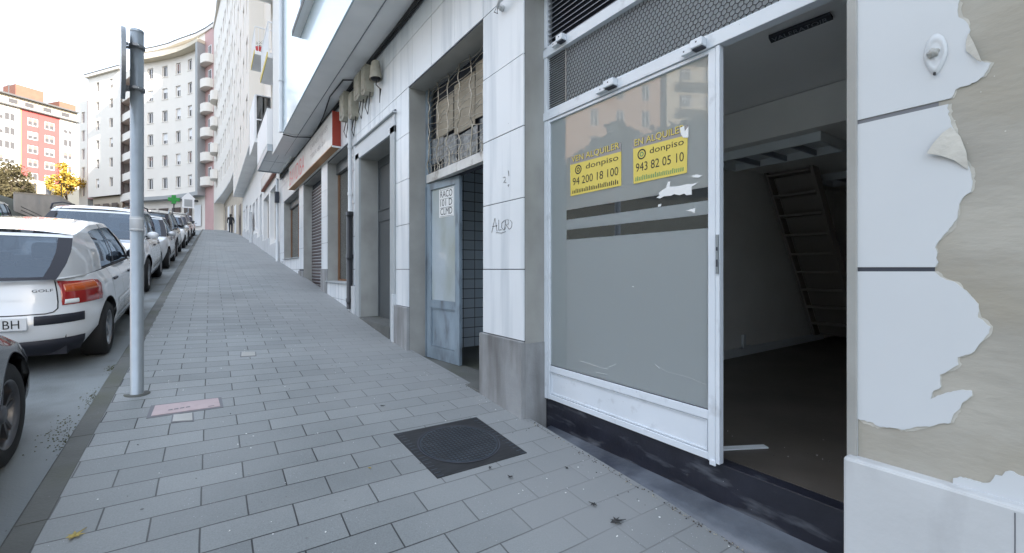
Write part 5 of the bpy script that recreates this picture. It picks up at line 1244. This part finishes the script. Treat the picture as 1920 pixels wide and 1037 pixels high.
# A: curved block closing the view
A0, A1 = Vector((.30, 62.8)), Vector((-7.4, 75.6)); dA = (A1-A0); LA = dA.length; uA = dA/LA; nA = Vector((uA.y, -uA.x))   # inward later
def ptA(s, off=0):                                                  # slight curve; inward = positive off
    t_ = s/LA; bow = .9*math.sin(math.pi*t_); v = A0+uA*s+nA*(bow+off); return (v.x, v.y)
segs = [0, 2.4, 4.9, 7.4, 9.9, 12.4, LA]; base = [ptA(s) for s in segs]; back = [ptA(LA, 11), ptA(0, 11)]
if (Vector(back[0])-Vector((0, 90))).length > (Vector(ptA(LA, -11))-Vector((0, 90))).length: back = [ptA(LA, -11), ptA(0, -11)]; SA = -1
else: SA = 1
ptsA = base+back; edg = {}; zA = 10.0
for i in range(6):
    Ls = (Vector(base[i+1])-Vector(base[i])).length
    if i == 0: edg[i] = ([], 'pinkwall')
    elif i == 1: edg[i] = (colops([Ls*.5], .8, zA+.5, 2.9, 6), 'offwhite')
    else: edg[i] = (colops([Ls*.5], .95, zA+.5, 2.9, 6), 'offwhite')
TA_, oA = block('apartment_building', 'white curved apartment block closing the street, with a column of curved balconies on its right', ptsA, 4.0, 28.6, edg)
for i in range(1, 6):
    for o in edg[i][0]: win(TA_, oA[i], *o, .22, 'white', 'farglass', 2, .08, shut=R.choice([0, .3, .6, 0]))
def inA(s, off): return ptA(s, off*SA)
b = MB()
for i in range(1, 6):
    P_, U_, I_ = oA[i]
    for o in edg[i][0]: b.obox(P_+U_*(o[0]-.1)+I_*(-.06)+Vector((0, 0, o[2]-.1)), U_*(o[1]-o[0]+.2), I_*.055, (0, 0, .09), 'offwhite')
b.build('window_sill', TA_)
b = MB(); q = [inA(s, -.9) for s in (2.3, 4.9, 7.4, 9.9, 12.4, LA)]+[inA(s, .001-.02) for s in (LA, 12.4, 9.9, 7.4, 4.9, 2.3)]; b.prism([(x, y, 8.9) for x, y in q], (0, 0, .45), 'greywall'); b.build('ledge', TA_); b = MB(); b.prism([(x, y, 27.2) for x, y in q], (0, 0, .4), 'cream'); b.build('eaves', TA_)
for s_, h_ in ((3.5, 2.2), (6.8, 1.6), (9.5, 2.6), (11.8, 1.8)):
    v = inA(s_, 2.0); b = MB(); b.tube([(v[0], v[1], 28.6), (v[0], v[1], 29.1+h_)], .05, 'roofedge', 6)
    for q_ in range(3): b.tube([(v[0]-.6+.1*q_, v[1], 28.9+h_-.25*q_), (v[0]+.6-.1*q_, v[1], 28.9+h_-.25*q_)], .03, 'roofedge', 5)
    b.build('antenna', TA_)
# ground floor shopfronts
b = MB()
for s in (3.2, 5.6, 8.0, 10.4, 12.6):
    p, q = Vector(inA(s, -.12)), Vector(inA(s+1.7, -.12)); b.prism([(p.x, p.y, 5.3), (q.x, q.y, 5.3), (q.x, q.y, 7.9), (p.x, p.y, 7.9)], (0, .1, 0), 'brownpane' if s > 4 else 'white')
b.build('shopfront', TA_)
def curvedbalcony(parent, c0, c1, outn, z, r=.85, par='offwhite'):
    c0, c1 = Vector(c0), Vector(c1); outn = Vector(outn).normalized(); m_ = (c0+c1)/2; h = (c1-c0)/2; P = []; n = 12
    arc = [m_-h*math.cos(math.pi*k/n)+outn*r*(math.sin(math.pi*k/n)**.6) for k in range(n+1)]
    b = MB(); b.prism([(v.x, v.y, z) for v in arc], (0, 0, .16), 'offwhite'); o = b.build('balcony', parent)
    b = MB(); inn = [m_+(v-m_)*.93 for v in arc]
    b.grid([[(v.x, v.y, z+.161) for v in arc], [(v.x, v.y, z+1.0) for v in arc], [(v.x, v.y, z+1.0) for v in inn], [(v.x, v.y, z+.161) for v in inn]], par, False); b.build('parapet', o)
outA = (-Vector(oA[1][2][:2]))
for k in range(6):
    curvedbalcony(TA_, ptA(.1), ptA(2.3), outA, 9.9+2.9*k)
    P_, U_, I_ = oA[0]; win(TA_, oA[0], .5, 1.4, 10.1+2.9*k, 12.2+2.9*k, -.01, 'white', 'farglass', 2, .08, name='balcony_door')
b = MB(); v0, v1, v2, v3 = inA(2.32, 0), inA(2.32, -.9), inA(2.9, -.9), inA(2.9, 0); b.prism([(p[0], p[1], 9.36) for p in (v0, v1, v2, v3)], (0, 0, 17.8), 'greywall'); b.build('fin_wall', TA_)
# right-hand curved block between the second building and A
C3 = [(1.5, 42.02), (1.42, 46), (1.22, 50), (.98, 54), (.66, 58.4), (.32, 62.75)]; edg = {}
for i in range(5):
    Ls = (Vector(C3[i+1])-Vector(C3[i])).length; edg[i] = (colops([Ls*.25, Ls*.72], .95, 9.2, 2.9, 6, 1.5), 'offwhite')
TC_, oC = block('apartment_building', 'tall white curved block with narrow windows, right of the curved balconies, beyond the second building', C3+[(11, 62.75), (11, 42.02)], 7.9, 28.4, edg)
for i in range(5):
    for j, o in enumerate(edg[i][0]): win(TC_, oC[i], *o, .2, 'white', 'farglass', 2, .08, shut=R.choice([0, .4, .8]))
b = MB(); wall(b, (2.2, 42.02), (1.3, 62.75), 2.0, 7.9, [], .2, (1, 0), 'beigebase'); b.build('ground_floor_wall', TC_)
b = MB()
for (f0, f1, m) in ((.08, .16, 'brownpane'), (.28, .36, 'white'), (.45, .52, 'brownpane'), (.62, .72, 'white'), (.82, .9, 'brownpane')):
    b = MB(); a, c = Vector((2.2, 42.02)).lerp(Vector((1.3, 62.75)), f0), Vector((2.2, 42.02)).lerp(Vector((1.3, 62.75)), f1); z = kz(a.y)+.1
    b.prism([(a.x-.03, a.y, z), (c.x-.03, c.y, z), (c.x-.03, c.y, z+2.6), (a.x-.03, a.y, z+2.6)], (.06, 0, 0), m); b.build('shop_door', TC_)
b = MB(); b.prism([(p[0]+.01, p[1], 7.8) for p in C3]+[(2.4, 62.75, 7.8), (2.4, 42.02, 7.8)], (0, 0, .095), 'soffit'); b.build('soffit', TC_)
for (y_, z_) in ((59.5, 10), (59.5, 12.9), (59.5, 15.8), (59.5, 18.7)):
    xx = interp([(p[1], p[0]) for p in C3], y_); curvedbalcony(TC_, (xx+.02, y_-1.2), (xx+.02, y_+1.2), (-1, -.05), z_, .7)
# B: cream block left of A
q0, q1, q2 = at(165, 400, 67).xy, at(226, 400, 64).xy, at(240, 400, 67).xy
q0, q1, q2 = [Vector((v.x, v.y)) for v in (q0, q1, q2)]; d = q1-q0; LB = d.length; bk = Vector((-d.y, d.x)).normalized()*9
ptsB = [tuple(q0), tuple(q1), tuple(q2), tuple(q2+bk), tuple(q0+bk)]
eB = {0: (colops([LB*.30, LB*.72], .8, 12.2, 2.9, 6, 1.35), 'offwhite'), 1: ([], 'greywall')}
TB_, oB = block('apartment_building', 'cream block with dark roof edge and two columns of small windows, left of the pole', ptsB, 10.9, 29.0, eB, 'cream')
for o in eB[0][0]: win(TB_, oB[0], *o, .22, 'white', 'farglass', 1, .07, shut=R.choice([0, .5]))
b = MB(); cc = sum((Vector(p) for p in ptsB), Vector((0, 0)))/5; b.prism([((p[0]-cc.x)*.9+cc.x, (p[1]-cc.y)*.9+cc.y, 4) for p in ptsB], (0, 0, 6.85), 'beigebase'); b.build('ground_floor_wall', TB_)
b = MB(); nB = -bk.normalized()
for f in (.12, .42, .72): a = Vector(ptsB[0]).lerp(Vector(ptsB[1]), f)*.9+cc*.1; c = Vector(ptsB[0]).lerp(Vector(ptsB[1]), f+.2)*.9+cc*.1; a += nB*.3; c += nB*.3; b.prism([(a.x, a.y, 6.6), (c.x, c.y, 6.6), (c.x, c.y, 9.8), (a.x, a.y, 9.8)], (0, .3, 0), 'brownpane')
b.build('garage_door', TB_)
# narrow block at its left
q3, q4 = at(148, 400, 70), at(164.5, 400, 69); q3, q4 = Vector((q3.x, q3.y)), Vector((q4.x, q4.y)); d = q4-q3; L_ = d.length; bk = Vector((-d.y, d.x)).normalized()*9
eN = {0: (colops([L_*.5], .95, 11.5, 2.9, 5, 1.7), 'offwhite'), 1: ([], 'greywall')}
TN, oN = block('apartment_building', 'narrow white block with paired shuttered windows, between the cream block and the yellow tree', [tuple(q3), tuple(q4), tuple(q4+bk), tuple(q3+bk)], 6, 26.5, eN, 'cream', cornice=False)
for o in eN[0][0]: win(TN, oN[0], *o, .2, 'white', 'farshut', 2, .08)
b = MB(); a = q4+Vector((.02, -.25)); b.prism([(a.x, a.y, 11), (a.x+.75, a.y+.1, 11), (a.x+.75, a.y+.6, 11), (a.x, a.y+.5, 11)], (0, 0, 15.9), 'pinkwall'); b.build('fin_wall', TN)
# pink balconies between B and A (seen either side of the pole)
p5, p6 = at(241, 400, 66), at(272, 400, 62); p5, p6 = Vector((p5.x, p5.y)), Vector((p6.x, p6.y)); d = p6-p5; L_ = d.length; bk = Vector((-d.y, d.x)).normalized()*8
eP = {0: (colops([L_*.45], 1.5, 10.2, 2.9, 7, 2.1), 'pinkwall')}
TP, oP = block('apartment_building', 'pink recessed front with stacked white balconies directly behind the sign pole', [tuple(p5), tuple(p6), tuple(p6+bk), tuple(p5+bk)], 4, 29.6, eP, 'pinkwall', cornice=False)
for o in eP[0][0]: win(TP, oP[0], *o, .2, 'white', 'farglass', 2, .08, name='balcony_door')
u = d.normalized(); nrm = -bk.normalized()
for k in range(7):
    z = 9.9+2.9*k; b = MB(); a = p5+u*.1; c = p6-u*.1; b.prism([(v.x, v.y, z) for v in (a, c, c+nrm*1.1, a+nrm*1.1)], (0, 0, .16), 'offwhite'); o = b.build('balcony', TP)
    b = MB(); b.prism([(v.x, v.y, z+.161) for v in (a+nrm*1.02, c+nrm*1.02, c+nrm*1.1, a+nrm*1.1)], (0, 0, .9), 'offwhite'); b.build('parapet', o)
b = MB(); a = p6-u*.15; b.prism([(v.x, v.y, 9.5) for v in (p5-u*.02, p5+u*.1, p5+u*.1+nrm*1.15, p5-u*.02+nrm*1.15)], (0, 0, 20), 'greywall'); b.build('fin_wall', TP)

# C: long row far left on the hill, white with a coral bay
r0, r1, r2 = at(-70, 400, 84), at(0, 400, 89), at(148, 400, 101); dd_ = Vector((r2.x-r0.x, r2.y-r0.y)); L_ = dd_.length; u = dd_/L_; st = Vector((r0.x, r0.y)); bk = Vector((-u.y, u.x))*11
def sC(px):                                                        # distance along the row front at a bearing
    r = ray(px, 400); den = r.x*u.y-r.y*u.x; s_ = (st.x*u.y-st.y*u.x)/den; p = Vector((r.x*s_, r.y*s_)); return (p-st).dot(u)
cuts = [0, sC(37), sC(40), sC(71.5), sC(112), L_]; mats = ['offwhite', 'yellowwall', 'coralwall', 'coralwall', 'offwhite']; P5 = [st+u*s_ for s_ in cuts]; eC = {}
cols_ = {0: [-55, -28, -3, 19], 2: [62], 3: [93.5], 4: [128]}
for i in range(5): eC[i] = (colops([sC(px)-cuts[i] for px in cols_.get(i, [])], 1.7, 18.8, 2.9, 5, 1.7), mats[i])
TR, oR = block('apartment_building', 'long white apartment row on the far left hill with a coral red front', [tuple(p) for p in P5]+[tuple(P5[-1]+bk), tuple(P5[0]+bk)], 6, 33.4, eC, cornice=False)
for i in range(5):
    for o in eC[i][0]: win(TR, oR[i], *o, .2, 'white', 'farglass', 2, .12, shut=R.choice([0, .5, .8, 1.0]) and 0 or R.choice([0, .4]))
b = MB(); nrm = -bk.normalized(); a, c = P5[0], P5[-1]
b.prism([(v.x, v.y, 33.42) for v in (a+nrm*.7, c+nrm*.7, c, a)], (0, 0, .25), 'roofedge'); b.prism([(v.x, v.y, 33.69) for v in (a-nrm*.6, c-nrm*.6, c+bk, a+bk)], (0, 0, 2.0), 'cream'); b.prism([(v.x, v.y, 35.7) for v in (a+nrm*.3, c+nrm*.3, c+bk, a+bk)], (0, 0, .3), 'roofedge')
for px in (19, 50, 84, 118): v = st+u*sC(px)-nrm*.58; b.prism([(w_.x, w_.y, 34.3) for w_ in (v, v+u*1.4, v+u*1.4+nrm*.05, v+nrm*.05)], (0, 0, .9), 'farglass')
b.build('attic', TR)
b = MB(); v = st+u*sC(40)-nrm*2; b.prism([(w_.x, w_.y, 36.02) for w_ in (v, v+u*4.5, v+u*4.5+bk*.4, v+bk*.4)], (0, 0, 2.9), 'terracotta'); b.build('roof_hut', TR)
b = MB(); v = st+u*sC(122)-nrm*2; b.prism([(w_.x, w_.y, 36.02) for w_ in (v, v+u*3, v+u*3+bk*.4, v+bk*.4)], (0, 0, 1.9), 'terracotta'); b.build('roof_hut', TR)
b = MB(); v = st+u*sC(22)-nrm*1; b.tube([(v.x, v.y, 36), (v.x, v.y, 38.2)], .08, 'roofedge', 6); b.tube([(v.x-.5, v.y, 37.9), (v.x+.5, v.y, 37.9)], .06, 'roofedge', 6); b.build('antenna', TR)

# concrete retaining wall, low cream building, shrubs, yellow tree
w0, w1, w2, w3 = at(27, 400, 38), at(112, 400, 44), at(135, 400, 52), at(170, 400, 62)
t = thing('retaining_wall', 'grey-brown concrete retaining wall on the left side of the street', 'wall', (w1.x, w1.y, 4)); b = MB()
def wseg(a, c, za, zb, m='concretewall'): b.prism([(a.x, a.y, 2), (c.x, c.y, 2), (c.x, c.y, zb), (a.x, a.y, za)], (-.15, .35, 0), m)
wseg(w0, w1, 6.55, 7.25); wseg(w1, w2, 7.25, 7.7); wseg(w2, w3, 6.9, 6.6); b.build('wall', t)
b = MB()
for (a, c) in ((w0, w1), (w1, w2)):
    zz0, zz1 = (6.56, 7.26) if a is w0 else (7.26, 7.71); b.prism([(a.x, a.y-.06, zz0), (c.x, c.y-.06, zz1), (c.x, c.y-.06, zz1+.12), (a.x, a.y-.06, zz0+.12)], (-.18, .5, 0), 'beigebase')
b.build('coping', t)
b = MB(); a, c = at(45, 400, 39.3), at(75, 400, 41.2); b.prism([(a.x, a.y-.1, 5.9), (c.x, c.y-.1, 6.1), (c.x, c.y-.1, 6.5), (a.x, a.y-.1, 6.3)], (0, .05, 0), 'greywall'); b.build('panel', t)
for k, zz in enumerate((5.3, 5.0)):
    b = MB(); a, c = at(42, 400, 38.6), at(80, 400, 41.2); b.tube([(a.x, a.y-.3, zz+.15), (c.x, c.y-.3, zz-.35)], .03, 'darkmetal', 6); b.build('handrail', t)
a, c = at(50, 400, 72), at(148, 400, 82); d = Vector((c.x-a.x, c.y-a.y)); L_ = d.length; bk = Vector((-d.y, d.x)).normalized()*6
eL = {0: ([(L_*.08, L_*.2, 12.6, 14.2), (L_*.33, L_*.46, 12.4, 14.1), (L_*.58, L_*.68, 12.4, 14.0)], 'cream')}
TL, oL = block('low_building', 'low cream building with small dark openings below the coral apartment front', [(a.x, a.y), (c.x, c.y), (c.x+bk.x, c.y+bk.y), (a.x+bk.x, a.y+bk.y)], 5, 14.9, eL, 'cream', cornice=False)
for o in eL[0][0]: win(TL, oL[0], *o, .2, 'beigebase', 'farglass', 1, .08)
def foliage(b, C, rx, ry, rz, n, m, s=.22, seed=1):
    rr = random.Random(seed); cl = [Vector((rr.gauss(0, .52), rr.gauss(0, .52), rr.gauss(0, .50))) for _ in range(30)]
    for k in range(n):
        c = rr.choice(cl); v = Vector((rr.gauss(0, .15), rr.gauss(0, .15), rr.gauss(0, .12)))+c
        if v.length > 1.25: continue
        p = Vector((C[0]+v.x*rx, C[1]+v.y*ry, C[2]+v.z*rz)); a = Vector((rr.uniform(-1, 1), rr.uniform(-1, 1), rr.uniform(-1, 1))).normalized(); e = a.orthogonal().normalized()*s*rr.uniform(.6, 1.3); f = a.cross(e).normalized()*s*rr.uniform(.4, .9)
        b.add([p-e, p+f, p+e, p-f], [(0, 1, 2, 3)], 'foliagegold' if m == 'foliageyellow' and rr.random() < .3 else m)
def tree(name, lab, cat, px, py0, py1, d, m, wpx, n=3500, seed=3, group=None):
    top = at(px, py0, d); bot = at(px, py1, d); r_ = wpx/2/FPX*d; zc = (top.z+bot.z)/2; g = hill(top.x, top.y)
    t = thing(name, lab, cat, (top.x, top.y, min(g, bot.z-.5)), group=group); b = MB(); g = min(g, bot.z-.5)
    b.tube([(top.x, top.y, g), (top.x+.1, top.y, g+(bot.z-g)*.6), (top.x-.05, top.y, zc)], [.2, .15, .07], 'bark', 8)
    for k in range(7):
        a = k*.9+seed; b.tube([(top.x, top.y, bot.z-.3+.25*k), (top.x+r_*.4*math.cos(a), top.y+r_*.4*math.sin(a), zc-.2+.1*k), (top.x+r_*.8*math.cos(a), top.y+r_*.8*math.sin(a), zc+.5+.12*k)], [.09, .05, .02], 'bark', 6)
    b.build('trunk', t); b = MB(); foliage(b, (top.x, top.y, zc), r_, r_, (top.z-bot.z)/2, n, m, .17, seed); b.build('crown', t)
tree('yellow_tree', 'bright yellow autumn tree below the narrow white block', 'tree', 124, 312, 368, 68, 'foliageyellow', 48, 3200)
for i, (px, y0, y1, d_, w_, lab) in enumerate([(6, 305, 378, 58, 70, 'olive-brown shrub at the left edge above the retaining wall'), (36, 336, 378, 62, 34, 'olive-brown shrub next to the coral building, right of the edge shrub'), (-30, 300, 380, 52, 60, 'tall olive shrub beyond the left edge of the view'), (20, 350, 382, 48, 50, 'low brown shrub just above the retaining wall')]):
    tree('shrub', lab, 'shrub', px, y0, y1, d_, 'foliageolive', w_, 2600, 11+i, 'shrubs above the retaining wall')
p = at(115, 345, 60); b = MB(); b.tube([(p.x, p.y, 6), (p.x, p.y, p.z)], .06, 'darkmetal', 6); b.tube([(p.x-.7, p.y, p.z-.15), (p.x-.3, p.y, p.z+.05), (p.x+.3, p.y, p.z+.05), (p.x+.7, p.y, p.z-.1)], .05, 'darkmetal', 6); tag(b.build('street_lamp'), 'thin dark double armed street lamp in front of the yellow tree', 'street lamp')
# pharmacy cross, house shaped sign, wall bracket
p = at(326, 374, 53); t = thing('pharmacy_cross', 'bright green pharmacy cross sticking out from the white curved block', 'sign', p); b = MB(); s = .22
for (a, c, e, f) in ((-s*2.6, s*2.6, -s, s), (-s, s, s*1.001, s*2.4), (-s, s, -s*2.4, -s*1.001)): b.box(p.x+a, p.x+c, p.y-.1, p.y+.1, p.z+e, p.z+f, 'green', .03)
b.build('cross', t); b = MB(); b.box(p.x+s*2.62, p.x+2.6, p.y-.04, p.y+.04, p.z-.12, p.z+.12, 'roofedge'); b.tube([(p.x, p.y, 3.8), (p.x, p.y, p.z-s*2.42)], .06, 'darkmetal', 8); b.build('bracket', t)
p = at(353, 378, 52); t = thing('street_sign', 'small white house-shaped sign on a post beside the pharmacy cross', 'sign', p); b = MB(); h = .58
b.prism([(p.x-h, p.y, p.z-.75), (p.x+h, p.y, p.z-.75), (p.x+h, p.y, p.z+.3), (p.x+h+.15, p.y, p.z+.3), (p.x, p.y, p.z+1.1), (p.x-h-.15, p.y, p.z+.3), (p.x-h, p.y, p.z+.3)], (0, .08, 0), 'white'); b.build('panel', t)
b = MB(); b.box(p.x-.38, p.x+.38, p.y-.02, p.y-.002, p.z-.6, p.z+.25, 'greywall'); b.build('picture', t); b = MB(); b.tube([(p.x, p.y+.05, 4), (p.x, p.y+.05, p.z-.75)], .05, 'steel', 8); b.build('post', t)

# person walking away near the crest
def skin(name, joints, radii, edges, m, parent=None, base=None):
    me = bpy.data.meshes.new(name); me.from_pydata(joints, edges, []); o = bpy.data.objects.new(name, me); COL.objects.link(o)
    md = o.modifiers.new('s', 'SKIN')
    for v, r_ in zip(me.skin_vertices[0].data if me.skin_vertices else [], radii): v.radius = (r_, r_)
    if not me.skin_vertices:
        bm = bmesh.new(); bm.from_mesh(me); bm.verts.layers.skin.verify(); bm.to_mesh(me); bm.free()
        for v, r_ in zip(me.skin_vertices[0].data, radii): v.radius = (r_, r_)
    me.skin_vertices[0].data[0].use_root = True
    sb = o.modifiers.new('u', 'SUBSURF'); sb.levels = 2; sb.render_levels = 2
    bpy.context.view_layer.update(); dg = bpy.context.evaluated_depsgraph_get(); nm = bpy.data.meshes.new_from_object(o.evaluated_get(dg)); bpy.data.objects.remove(o)
    nm.materials.clear(); 
    for k in m: nm.materials.append(M[k])
    nm.name = name
    for p_ in nm.polygons: p_.use_smooth = True
    o = bpy.data.objects.new(name, nm); COL.objects.link(o)
    if parent: o.parent = parent
    return o
gx, gy = 1.55, 49.0; P = thing('person', 'person in dark jacket and trousers walking up the pavement near the crest', 'person', (gx, gy, G(gx, gy)))
J = [(0, 0, .95), (0, .01, 1.15), (0, .03, 1.40), (0, .03, 1.50), (0, .04, 1.62), (0, .05, 1.70), (.20, .02, 1.42), (.26, -.06, 1.14), (.25, .04, .90), (-.20, .02, 1.42), (-.26, .08, 1.14), (-.24, .22, .93), (.10, .02, .88), (.11, .16, .50), (.10, .10, .09), (.11, .24, .04), (-.10, .0, .88), (-.10, -.10, .50), (-.10, -.34, .14), (-.10, -.24, .05)]
Rd = [.15, .14, .155, .06, .095, .075, .075, .055, .04, .075, .055, .04, .095, .07, .05, .04, .095, .07, .05, .04]
E = [(0, 1), (1, 2), (2, 3), (3, 4), (4, 5), (2, 6), (6, 7), (7, 8), (2, 9), (9, 10), (10, 11), (0, 12), (12, 13), (13, 14), (14, 15), (0, 16), (16, 17), (17, 18), (18, 19)]
bd = skin('body', J, Rd, E, ['coatblack', 'jeans', 'hair', 'skin'], P)
for p_ in bd.data.polygons:
    z = p_.center.z; p_.material_index = 2 if z > 1.60 or (z > 1.50 and p_.center.y < .05) else 3 if z > 1.50 else 0 if z > .86 else 1
b = MB(); P0 = wloc(P); b.lathe([(.001, 1.80), (.06, 1.785), (.10, 1.73), (.11, 1.66), (.095, 1.60), (.07, 1.57)], 'hair', (P0.x, P0.y+.03, P0.z), 'z', 14); b.build('hair', P)

# buildings across the valley behind the street (seen in the shop glass), sunlit
def opp(name, lab, P0, P1, z0, z1, m, balc, w_=1.5):
    P0, P1 = Vector(P0), Vector(P1); L = (P1-P0).length; u = (P1-P0)/L; o_ = Vector((u.y, -u.x)); ops = []; y = 1.2; nf = int((z1-z0-2)/3)
    while y < L-2.2:
        for f in range(nf): ops.append((y, y+w_, z0+1+3*f, z0+2.9+3*f))
        y += 3.0
    T, o = block(name, lab, [tuple(P0), tuple(P1), tuple(P1-o_*12), tuple(P0-o_*12)], z0, z1, {0: (ops, m)}, m)
    for q in ops[:95]: win(T, o[0], *q, .2, 'white', 'farglass', 2, .1)
    if balc:
        def pr(mb, s0, s1, d0, d1, za, zb, mm): mb.prism([(v.x, v.y, za) for v in (P0+u*s0+o_*d0, P0+u*s1+o_*d0, P0+u*s1+o_*d1, P0+u*s0+o_*d1)], (0, 0, zb-za), mm)
        for f in range(nf):
            b = MB(); z = z0+.75+3*f; pr(b, 1, L-1, .01, 1.5, z, z+.2, 'cream'); o2 = b.build('balcony', T); b = MB(); pr(b, 1, L-1, 1.42, 1.5, z+1.05, z+1.15, 'white'); s_ = 1
            while s_ < L-1: pr(b, s_, s_+.05, 1.44, 1.48, z+.201, z+1.04, 'white'); s_ += .3
            b.build('railing', o2)
opp('apartment_building', 'cream block with long railed balconies across the street, mirrored in the shop glass', (-55, 22.4), (-38, 31.4), 11, 33, 'cream', True)
opp('apartment_building', 'salmon block with small windows across the street, mirrored in the shop glass', (-37.4, 31.8), (-27, 37.3), 9, 27, 'salmon', False, 1.0)
opp('apartment_building', 'plain cream block furthest back across the street behind the camera', (-52, -12), (-50, 14), 12, 30, 'cream', True)
for i, (x, y, h) in enumerate([(-20, 9, 4), (-22, 14, 4.5), (-24, 19, 5), (-21, 24, 4), (-25, 27, 5), (-19, 30, 5), (-20, 38, 5)]):
    t = thing('hillside_tree', f'dark green tree on the slope across the street, {["first", "second", "third", "fourth", "fifth", "sixth", "seventh"][i]} counting uphill', 'tree', (x, y, hill(x, y)), group='trees on the slope across the street'); g = hill(x, y)
    b = MB(); b.tube([(x, y, g-.3), (x, y, g+h*.5)], [.25, .12], 'bark', 8); b.build('trunk', t); b = MB(); foliage(b, (x, y, g+h*.55), 3, 3, h*.42, 1600, 'hillgreen', .35, 50+i); b.build('crown', t)

# ------------------------------------------------------------------ light, sky, camera
EL = math.radians(21); sd_ = Vector((.42, -.907, math.tan(EL))).normalized()
sun = bpy.data.lights.new('sun', 'SUN'); sun.energy = 5; sun.angle = math.radians(.5); sun.color = (1, .93, .84); so = bpy.data.objects.new('sun', sun); COL.objects.link(so); so.rotation_euler = sd_.to_track_quat('Z', 'Y').to_euler(); so.location = (0, 0, 60)
wd = bpy.data.worlds.new('World'); S.world = wd; wd.use_nodes = True; nt = wd.node_tree; bg = nt.nodes['Background']
sk = nt.nodes.new('ShaderNodeTexSky'); sk.sky_type = 'NISHITA'; sk.sun_disc = False; sk.sun_elevation = EL; sk.sun_rotation = math.atan2(.42, -.907); sk.dust_density = 2.5; sk.ozone_density = 1.0; sk.air_density = 1.0
mx = nt.nodes.new('ShaderNodeMix'); mx.data_type = 'RGBA'; mx.inputs[0].default_value = .62; mx.inputs[7].default_value = (7.4, 8.3, 9.7, 1)      # thin bright high cloud
nt.links.new(sk.outputs[0], mx.inputs[6]); nt.links.new(mx.outputs[2], bg.inputs['Color']); bg.inputs['Strength'].default_value = .14
cam = bpy.data.cameras.new('camera'); co = bpy.data.objects.new('camera', cam); COL.objects.link(co); S.camera = co
cam.sensor_width = 36; cam.lens = FPX/1920*36; cam.shift_y = -(518.5-HY)/1920; cam.clip_start = .05; cam.clip_end = 3000
co.location = (0, 0, 0); co.rotation_euler = (math.pi/2, 0, -math.asin(SN))
S.view_settings.view_transform = 'Standard'; S.view_settings.look = 'None'; S.view_settings.exposure = 1.4; S.view_settings.gamma = 1
S.render.engine = 'CYCLES'; S.cycles.max_bounces = 8; S.cycles.transparent_max_bounces = 12
